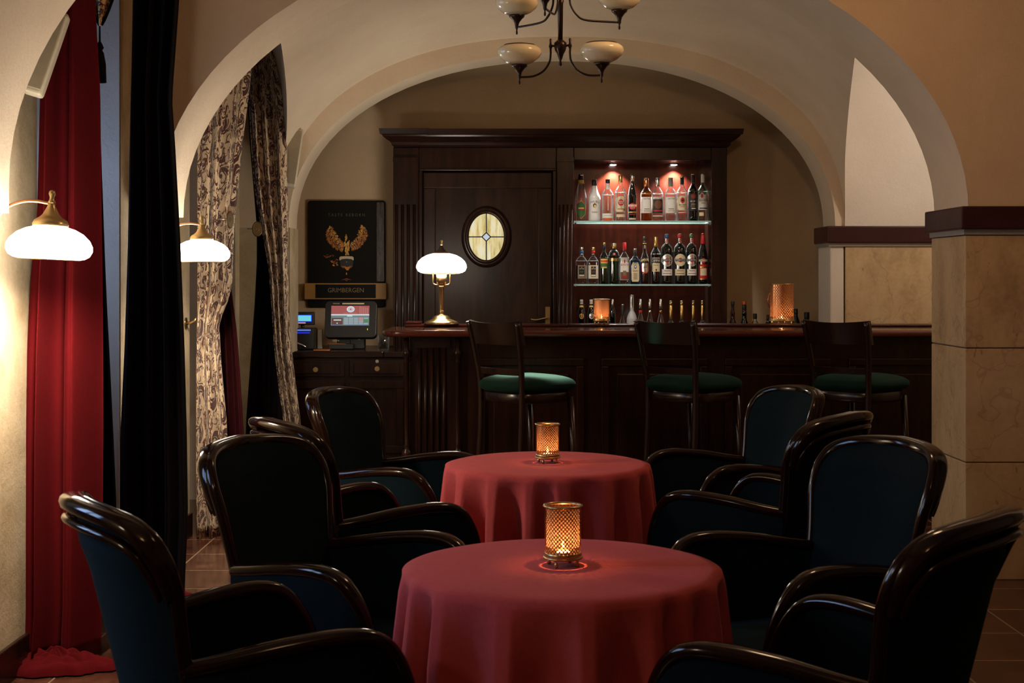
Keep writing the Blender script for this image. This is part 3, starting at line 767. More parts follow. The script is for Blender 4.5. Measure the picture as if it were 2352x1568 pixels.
# ------------------------------------------------------------------ curtains
def curtain(name, label, mat, edges, d, folds, amp, cat='curtain', cw=1.1, seed=1, slope=0.0, flare=None, nu=220, nv=48, group=None, wob=.25, thick=.004):
    """edges: rows (py, px_left, px_right) of the hanging cloth at depth d, from top to hem; folds run in depth"""
    rows = sorted((ZP(py, d), XP(l, d), XP(r, d)) for py, l, r in edges)
    z0, z1 = rows[0][0], rows[-1][0]; rnd = random.Random(seed)
    ph = [rnd.uniform(0, 6.28) for _ in range(4)]
    m = MB()
    def fn(u, v):
        z = lerp(z0, z1, v); xl, xr = interp(rows, z)
        w_ = xr-xl
        a = 2*pi*folds*u+ph[0]+wob*math.sin(2.3*v+ph[1])+.5*math.sin(2*pi*u*1.3+ph[2])
        x = lerp(xl, xr, u)+.25*w_/folds*math.sin(2*a)*.35
        y = d+amp*math.sin(a)+.3*amp*math.sin(2.7*a+ph[3]+v)+slope*(u-.5)
        return (x, y, z)
    m.grid(fn, nu, nv, uvf=lambda u, v: (u*cw, lerp(z0, z1, v)))
    o = m.build(name, mat, solid=thick)
    return tag(o, label, cat, group)
curtain('velvet_curtain', 'bright red velvet curtain lit by the nearest wall lamp', MT['red'],
        [(-480,110,196),(0,110,196),(200,92,206),(500,84,208),(620,70,209),(800,60,210),(1000,55,210),(1250,55,208),(1400,56,206),(1518,46,204)], 5.15, 2.0, .07, seed=3, slope=.10, cw=1.4)
m = MB(); rnd = random.Random(4)
def pud(u, v):
    a = 2*pi*u; r = v*(1+.10*math.sin(3*a+1)+.07*math.sin(7*a+2)+.04*math.sin(17*a))
    return (r*.20*math.cos(a), r*.10*math.sin(a), .006+.040*max(0, 1-v)**.6*(1+.2*math.sin(3*a))+.022*abs(math.sin(2.5*a+9*v+math.sin(3*a)))*(1-v)**.4+.010*math.sin(9*a-7*v)*(1-v)+(.0 if v > .98 else .008))
m.grid(pud, 90, 14)
o = bpy.data.objects.get('velvet_curtain')
pd = m.build('pooled_hem', MT['red'], o, loc=(XP(125, 5.05), 5.07, 0))
curtain('velvet_curtain', 'black curtain panel hanging full height between the two wall lamps', MT['black_velvet'],
        [(-330,309,425),(0,304,416),(160,301,404),(230,299,399),(330,297,406),(560,293,419),(800,285,429),(1000,275,435),(1180,274,438),(1290,274,433),(1376,272,430)], 6.20, 3.6, .05, seed=8, cw=1.6)
m = MB(); m.grid(pud, 60, 10); o = bpy.data.objects.get('velvet_curtain.001')
m.build('pooled_hem', MT['red'], o, loc=(XP(385, 6.15), 6.14, 0)).scale = (.55, .8, .9)
curtain('lining_curtain', 'narrow black lining curtain between the red velvet and the bluish window reveal', MT['black_velvet'],
        [(-300,190,205),(0,195,216),(180,198,222),(330,200,232),(600,204,243),(800,205,254),(1000,205,264),(1160,205,271),(1380,205,275)], 5.75, 2.2, .03, seed=5, cw=.5, nu=80)
curtain('damask_curtain', 'tied-back damask curtain with brown scrolls behind the second wall lamp', MT['damask'],
        [(-60,470,575),(100,466,574),(200,461,565),(330,459,549),(520,458,531),(600,458,528),(655,458,527),(700,458,514),(740,457,497),(800,456,500),(850,455,503),(970,455,514),(1100,455,518),(1233,457,519)], 7.66, 2.6, .035, seed=11, cw=.85, slope=.08, group='damask curtains of the rear window')
curtain('damask_curtain', 'tied-back damask curtain with brown scrolls left of the tilted wall speaker', MT['damask'],
        [(40,562,612),(105,566,626),(170,570,637),(230,571,650),(330,576,656),(420,583,657),(480,592,658),(525,600,658),(560,608,658),(620,618,658),(720,626,660),(790,630,664),(880,640,675),(965,652,686),(1060,664,694),(1155,674,702)], 8.80, 3.2, .035, seed=21, cw=1.1, slope=.05, group='damask curtains of the rear window')
curtain('velvet_curtain', 'dark maroon curtain behind the tied-back damask beside the second wall lamp', MT['maroon'],
        [(30,470,560),(330,470,520),(520,470,520),(620,480,527),(760,490,545),(850,490,552),(1000,490,562),(1190,490,566)], 7.95, 3, .03, seed=31, cw=.8, nu=120)
curtain('velvet_curtain', 'black curtain along the left of the farther damask', MT['black_velvet'],
        [(60,556,600),(150,564,610),(330,574,620),(520,590,640),(600,590,640),(700,585,645),(780,579,650),(960,566,655),(1140,560,660)], 8.90, 3, .03, seed=41, cw=.8, nu=120)
# tie-back rosettes
for px, py, d, rot, lab in ((591, 526, 8.72, .5, 'brass rosette tie-back holding the farther damask curtain'), (528, 505, 7.60, 1.2, 'brass rosette tie-back holding the nearer damask curtain')):
    t = thing('curtain_tieback', lab, 'curtain tie-back', P(px, py, d), rot)
    m = MB()
    for rr_, w_ in ((.036,.008),(.023,.008),(.009,.010)): m.tube([(rr_*.8*math.cos(2*pi*k/28), 0, rr_*1.2*math.sin(2*pi*k/28)) for k in range(28)], w_*.55, 8, closed=True, ref=(0,1,0))
    m.prism([(.033*.8*math.cos(2*pi*k/28), .033*1.2*math.sin(2*pi*k/28)) for k in range(28)], lambda u, v, w_: (u, w_, v), -.004, .004); m.build('rosette', MT['dullbrass'], t)
    m = MB(); m.tube([(0,0,0),(-.03,.01,.002),(-.045,.05,.003)], .004, 8); m.build('rod', MT['steel'], t)
# brass hook on the pier beside the near damask
t = thing('curtain_hook', 'small brass curtain hook on the pier below the second wall lamp', 'hook', (PX, 7.62, ZP(742, 7.62)))
m = MB(); m.tube([(0,0,0),(.03,0,0),(.05,0,.012),(.06,0,.03)], .008, 8); m.build('arm', MT['brass'], t); m = MB(); m.tube([(0,0,0),(.006,0,0)], .03, 20); m.build('plate', MT['brass'], t)
# pelmet tip with tassel
d = 5.60
t = thing('curtain_pelmet', 'pointed damask pelmet end with a dark tassel hanging above the blue reveal', 'pelmet', (0, d, 0))
m = MB()
def pel(u, v):
    z = lerp(ZP(58, d), ZP(-150, d), v); c = lerp(XP(231, d), XP(238, d), v); hw = lerp(.004, .115, min(1, v**.8))
    return (c+(2*u-1)*hw, .012*math.sin(9*u+v), z)
m.grid(pel, 24, 16, uvf=lambda u, v: (pel(u, v)[0]*1.5, pel(u, v)[2]*1.5)); m.build('fabric', MT['damask_dark'], t, solid=.006)
m = MB(); m.tube([(pel(0, v)[0], -.002, pel(0, v)[2]) for v in [k/16 for k in range(17)]], .006, 8); m.tube([(pel(1, v)[0], -.002, pel(1, v)[2]) for v in [k/16 for k in range(17)]], .006, 8); m.build('cord_trim', MT['black_velvet'], t)
x0 = XP(229, d); zt = ZP(60, d)
m = MB(); m.lathe([(.004,-.225),(.026,-.222),(.024,-.15),(.016,-.105),(.010,-.095),(.016,-.085),(.010,-.07),(.004,-.06),(.003,0)], (x0,0,zt), 20); m.build('tassel', MT['black_velvet'], t)
MT['perf_fine'] = perforated('finely_perforated_copper', (.58,.30,.17), 44, 24, .045)
candle_holder('tall perforated copper lantern with a side handle on the right part of the bar', (XP(1795.5, 8.84), 8.84, 1.1125), .0745, .252, 1.2, True)
bpy.data.objects['candle_holder.002'].children[0].data.materials[0] = MT['perf_fine']
candle_holder('perforated copper candle holder on the bar in front of the bottle shelves', (XP(1381.5, 8.84), 8.84, 1.1125), .050, .157, 1.1)

# ------------------------------------------------------------------ back bar cabinet
FB = 9.75
def XF(px): return XP(px, FB)
def ZF(py): return ZP(py, FB)
cab = thing('bar_cabinet', 'dark wooden wall cabinet with cornice, fluted pilasters and lit bottle shelves', 'cabinet', (0, FB, 0))
x0, x1, xd0, xd1 = XF(903), XF(1670), XF(962), XF(1278)
bx0, bx1 = XF(1318), XF(1634); zt = ZF(368); zc0, zc1 = ZF(338), ZF(299)
m = MB()
m.box(x0, xd0, 0, .35, 0, zc0); m.box(xd1, bx0, 0, .35, 0, zc0); m.box(bx1, x1, 0, .35, 0, zc0)
m.box(xd0, xd1, 0, .35, ZF(392), zc0); m.box(bx0, bx1, 0, .35, zt, zc0)
m.box(xd0, xd0+.025, -.008, .30, 0, ZF(392)); m.box(xd1-.025, xd1, -.008, .30, 0, ZF(392)); m.box(xd0, xd1, -.008, .30, ZF(392), ZF(386))
m.build('carcass', MT['wood'], cab, bevel=.005)
for a, c_ in ((x0+.005, xd0-.01), (xd1+.006, bx0-.004)):
    m = MB(); m.box(a, c_, -.022, 0, 0, ZF(455)); m.box(a-.004, c_+.004, -.03, 0, ZF(372), ZF(362)); m.box(a, c_, -.018, 0, ZF(455), ZF(372))
    nfl = 4; 
    for k in range(nfl): x = lerp(a, c_, (k+.5)/nfl); m.tube([(x,-.016,.2),(x,-.016,ZF(470))], (c_-a)/nfl*.34, 8)
    m.build('fluted_pilaster', MT['wood'], cab)
# cornice: stepped moulding, breaking forward over the left pilaster
m = MB()
prof = [(-.018,zc0),(-.03,zc0+.012),(-.035,zc0+.03),(-.06,zc0+.045),(-.085,zc0+.065),(-.09,zc0+.075),(-.105,zc0+.08),(-.11,zc1),(.35,zc1),(.35,zc0)]
for a, c_, off in ((XF(905), XF(958), -.025), (XF(930), XF(1672), 0)):
    vs = []; n = len(prof)
    for y, z in prof:
        o_ = max(0, -y-.018) if y < 0 else 0
        yy = y+off if y < 0 else y
        vs += [(a-o_ if a < XF(920) else a, yy, z), (c_+o_, yy, z)]
    m.add(vs, [(2*i, 2*i+1, 2*((i+1) % n)+1, 2*((i+1) % n)) for i in range(n)]+[tuple(2*i for i in range(n)), tuple(2*i+1 for i in reversed(range(n)))])
m.build('cornice', MT['woodx'], cab)
m = MB(); m.box(bx0, bx1, .325, .345, .93, zt); m.build('back_board', MT['redwood'], cab)
m = MB(); m.box(bx0, bx1, -.02, .325, 0, .89); m.box(bx0, bx1, -.035, .325, .89, .93); m.build('base_unit', MT['wood'], cab, bevel=.005)
ZS = (ZP(508.5, 9.9), ZP(652.5, 9.9))
_m = N('glass_shelf'); _g = _m.n('BsdfTransparent', i_Color=(.90,.96,.94,1)); _e = _m.n('BsdfPrincipled'); _e.inputs['Base Color'].default_value = (.42,.66,.64,1); _e.inputs['Roughness'].default_value = .1
_geo = _m.n('NewGeometry'); _sx = _m.n('SeparateXYZ'); _m.put(_sx, 0, _geo.outputs['Normal']); _f = _m.math('SUBTRACT', 1.0, _m.math('ABSOLUTE', _sx.outputs[2]))
_gl = _m.n('BsdfGlossy', i_Roughness=.02); _mx0 = _m.n('MixShader', i_0=.08); _m.t.links.new(_g.outputs[0], _mx0.inputs[1]); _m.t.links.new(_gl.outputs[0], _mx0.inputs[2])
_mx = _m.n('MixShader'); _m.put(_mx, 0, _m.math('MULTIPLY', _f, .92)); _m.t.links.new(_mx0.outputs[0], _mx.inputs[1]); _m.t.links.new(_e.outputs[0], _mx.inputs[2]); _m.t.links.new(_mx.outputs[0], _m.out.inputs[0])
for z in ZS:
    m = MB(); m.box(bx0+.001, bx1-.001, .02, .32, z-.010, z); sh = m.build('glass_shelf', _m.mat, cab)
    for x in (bx0+.012, bx1-.012):
        q = MB(); q.tube([(x,.03,z-.020),(x,.03,z-.010)], .007, 10); q.build('shelf_pin', MT['steel'], sh)
for px in (1408, 1548):
    x = XP(px, FB+.28)
    m = MB(); m.lathe([(.034,zt-.010),(.036,zt-.004),(.034,zt)], (x,.28,0), 24); fx = m.build('spot_light', MT['steel'], cab)
    q = MB(); q.lathe([(.022,zt-.0115),(.022,zt-.0105)], (x,.28,0), 20); q.build('lens', emis('halogen_lens', (1,.93,.85), 25), fx)
    light('SPOT', 'shelf_spot', (x, .28, zt-.016), 130, (1.0,.92,.84), .016, (math.radians(-4),0,0), cab, spot_size=math.radians(112), spot_blend=.55)

# the door inside the cabinet front, with an oval leaded window
dz = ZF(392)
m = MB(); m.box(xd0+.025, xd1-.025, .03, .07, .01, dz-.006)
m.box(xd0+.03, xd1-.03, .014, .03, ZF(432), dz-.01); m.box(xd0+.03, XF(1000), .014, .03, .22, ZF(432)); m.box(XF(1236), xd1-.03, .014, .03, .22, ZF(432)); m.box(xd0+.03, xd1-.03, .014, .03, .02, .22)
door = struct(m.build('door_1', MT['doorwood'], loc=(0, FB, 0), bevel=.006))
cx_, cz_ = XP(1117, FB+.02), ZP(544, FB+.02); ra, rb = 41*FB/F, 54*FB/F
m = MB()
for kk, yy, w_ in ((1.20, .012, .020), (1.08, .004, .013), (1.32, .022, .010)):
    m.tube([(cx_+ra*kk*math.cos(2*pi*k/64), yy, cz_+rb*(1+(kk-1)*.78)*math.sin(2*pi*k/64)) for k in range(64)], (.012, w_), 10, closed=True, ref=(0,1,0))
m.build('oval_frame', MT['wood'], door)
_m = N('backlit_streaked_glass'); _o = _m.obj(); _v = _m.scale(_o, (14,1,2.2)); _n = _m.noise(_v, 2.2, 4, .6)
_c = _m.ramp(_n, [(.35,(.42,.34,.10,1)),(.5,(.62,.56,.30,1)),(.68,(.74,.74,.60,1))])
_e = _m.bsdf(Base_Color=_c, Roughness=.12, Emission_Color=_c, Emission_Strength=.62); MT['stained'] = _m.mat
m = MB(); m.prism([(ra*1.05*math.cos(2*pi*k/64), rb*1.05*math.sin(2*pi*k/64)) for k in range(64)], lambda u, v, w_: (cx_+u, w_, cz_+v), .008, .014); m.build('stained_glass', MT['stained'], door)
m = MB(); q_ = .030
for a, c_ in (((-ra,0),(-q_,0)),((q_,0),(ra,0)),((0,-rb),(0,-q_)),((0,q_),(0,rb)),((-q_,0),(0,q_)),((0,q_),(q_,0)),((q_,0),(0,-q_)),((0,-q_),(-q_,0))):
    m.tube([(cx_+a[0],.005,cz_+a[1]),(cx_+c_[0],.005,cz_+c_[1])], .0035, 6)
m.build('lead_came', MT['blackl'], door)
m = MB(); m.poly([(cx_-q_,.0055,cz_),(cx_,.0055,cz_-q_),(cx_+q_,.0055,cz_),(cx_,.0055,cz_+q_)]); m.build('centre_pane', emis('pale_blue_pane', (.72,.80,.90), .75), door)
hx, hz = XF(1258), ZF(733)
m = MB(); m.box(hx-.016, hx+.016, .002, .012, hz-.075, hz+.085); m.tube([(hx,-.03,hz+.01),(hx,.01,hz+.01)], .009, 10)
m.tube(smooth_pts([(hx,-.03,hz+.01),(hx-.03,-.035,hz+.006),(hx-.08,-.035,hz-.004),(hx-.115,-.033,hz+.002)],5), .007, 8); m.build('door_handle', MT['brass'], door)
m = MB(); m.tube([(XF(1284),.0,ZF(662)),(XF(1284),.0,ZF(640))], .006, 10); m.build('hinge', MT['brass'], door)

# base counter right of the cabinet, behind the bar
bc = thing('back_counter', 'low back counter behind the bar to the right of the bottle cabinet', 'counter', (0, 9.62, 0))
m = MB(); m.box(XF(1674), 2.6, 0, .47, 0, .90); m.build('body', MT['wood'], bc); m = MB(); m.box(XF(1674), 2.61, -.02, .47, .90, .93); m.build('counter_top', MT['woodx'], bc, bevel=.004)

# ------------------------------------------------------------------ bottles
PROF = {
 'std': [(.90,0),(1,.018),(1,.585),(.975,.625),(.86,.68),(.58,.735),(.40,.775),(.34,.82),(.33,1)],
 'slim': [(.90,0),(1,.02),(1,.50),(.95,.57),(.76,.67),(.50,.77),(.38,.84),(.34,1)],
 'malibu': [(.90,0),(1,.03),(.97,.28),(1,.52),(.93,.60),(.66,.69),(.46,.78),(.41,.845),(.36,.85),(.34,1)],
 'cone': [(.80,0),(.86,.03),(.86,.12),(.97,.30),(1,.46),(.88,.58),(.66,.72),(.46,.84),(.36,1)],
 'sq': [(.97,0),(1,.02),(1,.585),(.95,.625),(.66,.70),(.36,.755),(.30,.78),(.29,1)],
 'round': [(.92,0),(1,.02),(1,.64),(.95,.71),(.80,.78),(.55,.83),(.40,.85),(.37,1)],
 'bombay': [(.98,0),(1,.01),(1,.62),(.88,.68),(.55,.74),(.38,.785),(.30,.80),(.28,1)],
 'martini': [(.93,0),(1,.02),(1,.58),(.97,.66),(.84,.735),(.55,.785),(.36,.81),(.30,.83),(.30,1)],
 'aperol': [(.90,0),(1,.03),(1,.44),(.94,.50),(.66,.60),(.42,.67),(.36,.75),(.28,1)],
 'belv': [(.95,0),(1,.02),(1,.46),(.93,.545),(.66,.625),(.44,.665),(.38,.70),(.36,.965),(.40,.97),(.40,1)],
 'deca': [(.95,0),(1,.03),(1,.36),(.66,.56),(.40,.66),(.34,.72),(.32,1)],
 'long': [(.95,0),(1,.03),(1,.40),(.88,.46),(.50,.51),(.34,.545),(.31,.57),(.31,1)],
 'curvy': [(.90,0),(1,.03),(1,.38),(.86,.48),(.52,.58),(.44,.66),(.46,.74),(.34,.82),(.32,1)],
 'short': [(.90,0),(1,.02),(1,.60),(.80,.70),(.48,.77),(.40,.80),(.40,1)],
}
def bottle(label, px, ytop, wpx, d, zb, style, glass, caps, labels=(), n=2.0, capscale=1.16, group='bottles', rz=0):
    H = ZP(ytop, d)-zb; R = wpx*.5*d/F
    pr = [(r*R, z*H) for r, z in PROF[style]]
    z_cap = min(c[0] for c in caps)*H if caps else H
    t = thing('bottle', label, 'bottle', (XP(px, d), d, zb+.0006), rz, group)
    def rad(z): return interp([(b_, a_) for a_, b_ in pr], z)
    sm = [(p.x, p.z) for p in smooth_pts([(r, 0, z) for r, z in pr[1:]], 5)]
    body = [(R*.55, 0), pr[0]]+[(r, z) for r, z in sm if z < z_cap]+[(rad(z_cap), z_cap)]
    m = MB(); m.lathe(body, seg=40, n=n); m.build('glass_body', MT[glass], t)
    m = MB(); mats = []
    for i, (a, b_, mt) in enumerate(caps):
        rr_ = rad(min(a*H, H))*capscale if a > .7 else rad(a*H)*1.03
        rr2 = rad(min(b_*H, H))*capscale
        m.lathe([(rr_*.97, a*H),(rr_, a*H+.001),(rr2, b_*H-.001),(rr2*.93, b_*H)], seg=28, m=i); mats.append(MT[mt])
    if caps: m.build('cap', mats, t)
    # labels that touch or overlap make one label part, separate stickers their own
    groups = []
    for L in labels:
        z0_, z1_ = L[1]-L[2]*.5, L[1]+L[2]*.5
        hit = [g for g in groups if z0_ <= g[1]+.004 and z1_ >= g[0]-.004]
        g = [min([z0_]+[h[0] for h in hit]), max([z1_]+[h[1] for h in hit]), sum((h[2] for h in hit), [])+[L]]
        groups = [h for h in groups if h not in hit]+[g]
    for g in groups:
        m = MB(); mats = []; mi = {}
        def sf(x, z, e):
            r = rad(z)+e; q = min(.985, abs(x)/r)
            return (x, -r*(1-q**n)**(1/n), z)
        for i, L in enumerate(sorted(g[2], key=labels.index)):
            kind, zc, hh, ww, mt = L[:5]; e = .0007+.0004*i
            if mt not in mi: mi[mt] = len(mats); mats.append(MT[mt])
            k = mi[mt]; w2 = ww*R; h2 = hh*H/2; zc = zc*H; xo = (L[6] if len(L) > 6 else 0)*R
            tilt = L[7] if len(L) > 7 else 0
            if kind == 'rect': m.grid(lambda u, v: sf(xo+(2*u-1)*w2, zc+(2*v-1)*h2+tilt*(2*u-1)*w2, e), 14, 4, k)
            elif kind in ('oval', 'hex', 'arch', 'shield'):
                NB = 28
                def out(a):
                    c, s_ = math.cos(a), math.sin(a)
                    if kind == 'oval': return (c, s_)
                    if kind == 'hex':
                        sc_ = 1/max(abs(c), abs(s_)*.72+abs(c)*.5); return (c*sc_, s_*sc_*.98)
                    sc_ = 1/max(abs(c), abs(s_))
                    if (kind == 'arch') == (s_ > 0): return (c*min(sc_, 1.12), s_*min(sc_, 1.12)*.9+.05)
                    return (c*sc_, s_*sc_)
                vs = [sf(xo, zc, e)]; NR = 3
                for r_ in range(1, NR+1):
                    for j in range(NB):
                        ux, uz = out(2*pi*j/NB); vs.append(sf(xo+ux*w2*r_/NR, zc+uz*h2*r_/NR, e))
                fs = [(0, 1+j, 1+(j+1) % NB) for j in range(NB)]
                for r_ in range(NR-1):
                    for j in range(NB):
                        q = (j+1) % NB; fs.append((1+r_*NB+j, 1+(r_+1)*NB+j, 1+(r_+1)*NB+q, 1+r_*NB+q))
                m.add(vs, fs, k, True)
            elif kind == 'text':
                vs, fs = text_geo(L[5], 1.0, 'CENTER'); wid = max(v[0] for v in vs)-min(v[0] for v in vs)
                sx_ = 2*w2/wid; sy_ = 2*h2/.72
                arc = L[8] if len(L) > 8 else 0
                m.add([sf(xo+x*sx_, zc+y*sy_+tilt*x*sx_-arc*(x*sx_/w2)**2*h2, e) for x, y in vs], fs, k, False)
        m.build('label', mats, t)
    return t
R1 = 'bottles on the upper glass shelf'; R2 = 'bottles on the lower glass shelf'; R3 = 'bottles standing behind the bar'
D1 = 9.90; Z1 = ZS[0]; Z2 = ZS[1]
def B1(label, zx, ztop, wz, style, glass, caps, labels=(), **kw): return bottle(label, 1290+zx/3.563, 340+ztop/3.563, wz/3.563*.97, D1, Z1, style, glass, caps, labels, group=R1, **kw)
def B2(label, zx, ztop, wz, style, glass, caps, labels=(), **kw): return bottle(label, 1290+zx/3.563, 340+ztop/3.563, wz/3.563*.97, D1, Z2, style, glass, caps, labels, group=R2, **kw)
def B3(label, zx, ztop, wz, style, glass, caps, labels=(), **kw): return bottle(label, 1290+zx/3.563, 340+ztop/3.563, wz/3.563*.97, D1, .931, style, glass, caps, labels, group=R3, **kw)
T = lambda zc, h, w_, mt, s, *a: ('text', zc, h, w_, mt, s, *a)
B1('clear bottle with a green and gold hexagonal label, first on the upper shelf', 158, 215, 95, 'cone', 'g_clear', [(.80,.88,'yellow'),(.885,.965,'navy'),(.965,1,'silver')],
   [('hex',.245,.30,.80,'gold'),('hex',.245,.265,.71,'greenl'),('rect',.265,.05,.5,'yellow'),('rect',.25,.02,.6,'redl')])
B1('opaque white bottle with black cap on the upper shelf', 268, 258, 103, 'malibu', 'malibu', [(.85,.99,'blackl'),(.99,1,'silver')],
   [T(.465,.055,.70,'blackl','MALIBU',0,0,1.0),('oval',.375,.105,.30,'brownl'),('oval',.36,.06,.18,'yellow',None,.05),('rect',.225,.008,.5,'brownl'),('rect',.205,.008,.42,'brownl')])
B1('clear bottle with navy cap and white strip label low down, upper shelf', 377, 256, 98, 'std', 'g_clear', [(.905,.965,'navy'),(.965,1,'black')],
   [('rect',.13,.11,.93,'paper'),('rect',.82,.12,.28,'paper'),('rect',.045,.05,.72,'orange'),('rect',.42,.33,.06,'creamlabel'),('rect',.135,.006,.7,'brownl')])
B1('clear bottle with pale yellow arched label and red disc, gold cap, upper shelf', 482, 224, 92, 'std', 'g_clear', [(.845,1,'gold')],
   [('arch',.375,.345,.90,'creamlabel'),('oval',.405,.145,.52,'redl'),('rect',.495,.05,.03,'blackl'),T(.425,.032,.46,'paper','HAVANA'),T(.39,.032,.34,'paper','CLUB'),T(.305,.04,.08,'blackl','3'),('rect',.265,.014,.62,'redl'),('rect',.12,.06,.8,'creamlabel')])
B1('slim dark bottle with red round label and silver-black cap, upper shelf', 578, 210, 72, 'slim', 'g_dark', [(.84,.97,'silver'),(.97,1,'black')],
   [('oval',.31,.145,.80,'redl'),('rect',.33,.04,.95,'paper'),T(.33,.03,.85,'redl','HAVANA'),T(.285,.034,.5,'paper','CLUB'),('rect',.19,.03,.92,'gold'),('rect',.145,.015,.7,'redl'),('rect',.05,.035,.8,'creamlabel')])
for lab, zx, ztop, gl, cap, lm, extra in (
   ('bottle of golden spirit with cream label and copper cap, upper shelf', 693, 245, 'g_gold', 'copper', 'paper', 'ORIGINAL'),
   ('bottle with a black and red label and silver cap, upper shelf', 785, 243, 'g_clear', 'silver', 'blackl', ''),
   ('clear bottle with white label and dark cap under the right shelf spot, upper shelf', 892, 243, 'g_clear', 'grey', 'paper', 'WHITE RUM')):
    L = [('rect',.37,.37,.96,lm)]
    if lm == 'paper': L += [T(.52,.04,.62,'brownl','Captain Morgan'),('rect',.28,.012,.5,'brownl'),T(.235,.03,.6,'brownl',extra),('rect',.20,.008,.7,'creamlabel')]
    else: L = [('rect',.37,.37,.96,'blackl'),('rect',.53,.05,.9,'paper'),T(.53,.035,.8,'blackl','Captain Morgan'),('oval',.38,.2,.7,'brownl'),('rect',.24,.03,.85,'redl'),('rect',.12,.02,.96,'paper'),('rect',.07,.06,.96,'brownl')]
    B1(lab, zx, ztop, 95 if zx != 785 else 88, 'std', gl, [(.80,.985,cap),(.985,1,'silver')], L, n=2.6, capscale=1.25)
BAT = lambda z, x=0: [('oval',z,.075,.36,'redl',None,x),('oval',z,.028,.22,'blackl',None,x)]
B1('clear bottle with cream oval label and red emblem, upper shelf', 985, 230, 88, 'std', 'g_clear', [(.80,.815,'silver'),(.82,.97,'blackl'),(.97,1,'silver')],
   [('arch',.405,.33,.86,'creamlabel'),('oval',.46,.13,.42,'redl'),('oval',.46,.05,.24,'blackl'),T(.36,.04,.66,'blackl','BACARDI'),('rect',.32,.01,.5,'brownl'),('rect',.19,.02,.8,'paper'),('rect',.175,.02,.8,'redl')])
B1('dark brown bottle with black label and black cap, second from right on upper shelf', 1075, 213, 84, 'std', 'g_dark', [(.83,.98,'blackl'),(.98,1,'silver')],
   [('rect',.40,.36,.92,'blackl'),('oval',.53,.11,.52,'brownl'),('oval',.53,.05,.3,'redl'),T(.42,.045,.72,'silver','BACARDI'),('rect',.36,.012,.5,'silver'),('rect',.32,.006,.6,'silver'),('rect',.27,.02,.4,'creamlabel')])
B1('pale green bottle with white label and white cap, last on the upper shelf', 1156, 213, 86, 'std', 'g_aqua', [(.82,.985,'paper'),(.985,1,'silver')],
   [('rect',.40,.32,.95,'paper'),('oval',.535,.13,.34,'paper',None,-.3),('oval',.535,.09,.24,'redl',None,-.3),T(.44,.05,.80,'blackl','BACARDI'),('rect',.38,.010,.4,'brownl'),('rect',.275,.022,.75,'blackl'),('rect',.15,.075,.42,'creamlabel',None,-.4)])
# lower shelf
for lab, zx, cap, cap2, inner, frame in (('square clear bottle with blue cap and dark label, first on the lower shelf', 162, 'silver', 'bluel', 'greenl', 'silver'),
                                 ('square clear bottle with red-gold cap and dark red label, second on the lower shelf', 258, 'gold', 'redl', 'brownl', 'creamlabel')):
    B2(lab, zx, 812, 98 if zx < 200 else 88, 'sq', 'g_clear', [(.80,.82,'silver'),(.83,.91,cap2),(.91,1,cap)],
       [('rect',.33,.36,.98,'silver' if frame == 'silver' else 'paper'),('rect',.33,.35,.62,frame),('rect',.34,.28,.47,'blackl'),('oval',.45,.04,.10,'gold'),T(.415,.035,.36,'paper','OLIMCA' if 0 else 'DRY GIN'),('rect',.34,.02,.3,inner),('rect',.315,.012,.26,inner),('rect',.235,.04,.42,'paper')], n=5)
B2('dark green bottle with yellow patterned label and gold-blue cap, lower shelf', 347, 773, 70, 'std', 'g_green', [(.86,.945,'navy'),(.945,1,'gold')],
   [('rect',.53,.16,.85,'yellow'),('rect',.55,.05,.8,'orange'),('rect',.44,.12,.85,'greenl'),('rect',.40,.03,.6,'yellow')])
B2('green shaker-shaped gin bottle with silver cap and red wax seal, lower shelf', 428, 780, 94, 'round', 'g_green', [(.865,.985,'brass'),(.985,1,'silver')],
   [('rect',.60,.075,.97,'brass'),('oval',.735,.06,.24,'redl'),T(.735,.03,.1,'paper','T'),('rect',.60,.02,.5,'gold')])
B2('rectangular clear gin bottle with red cap and white and red label, lower shelf', 513, 772, 78, 'sq', 'g_clear', [(.82,1,'redl')],
   [('rect',.37,.54,.95,'paper'),('oval',.545,.10,.14,'redl'),T(.46,.05,.84,'redl','BEEFEATER'),('rect',.20,.18,.9,'brownl'),('rect',.26,.12,.35,'silver'),('rect',.185,.04,.4,'redl')], n=4, capscale=1.35)
B2('blue square gin bottle with cream label, lower shelf', 600, 824, 87, 'bombay', 'g_blue', [(.80,.985,'blackl'),(.985,1,'silver')],
   [('arch',.36,.58,.74,'creamlabel'),T(.575,.035,.5,'blackl','BOMBAY',0,0,.8),('oval',.49,.11,.26,'bluel'),('oval',.495,.06,.16,'paper'),T(.37,.03,.5,'brownl','SAPPHIRE',0,0,-.6)]+[('rect',.30-.03*k,.008,.36,'brownl') for k in range(6)], n=4)
B2('bottle with slanted dark blue band label and long dark neck, lower shelf', 680, 725, 76, 'aperol', 'g_amber', [(.93,1,'blackl'),(.87,.905,'navy'),(.85,.865,'yellow')],
   [('oval',.79,.09,.16,'silver'),('rect',.50,.10,.97,'navy',None,0,.16),T(.50,.055,.86,'yellow','APEROL',0,.16),('shield',.325,.235,.80,'redl'),('shield',.335,.215,.70,'silver'),('rect',.36,.012,.35,'brownl'),('oval',.26,.03,.1,'orange')])
B2('bottle with gold cap and white lettering on a black band, lower shelf', 770, 727, 82, 'std', 'g_red', [(.79,1,'gold')],
   [('rect',.495,.085,.97,'blackl'),T(.495,.055,.88,'paper','CAMPARI'),('rect',.55,.012,.8,'paper'),('rect',.355,.18,.78,'creamlabel'),('rect',.40,.008,.5,'brownl'),('oval',.30,.05,.16,'brownl')])
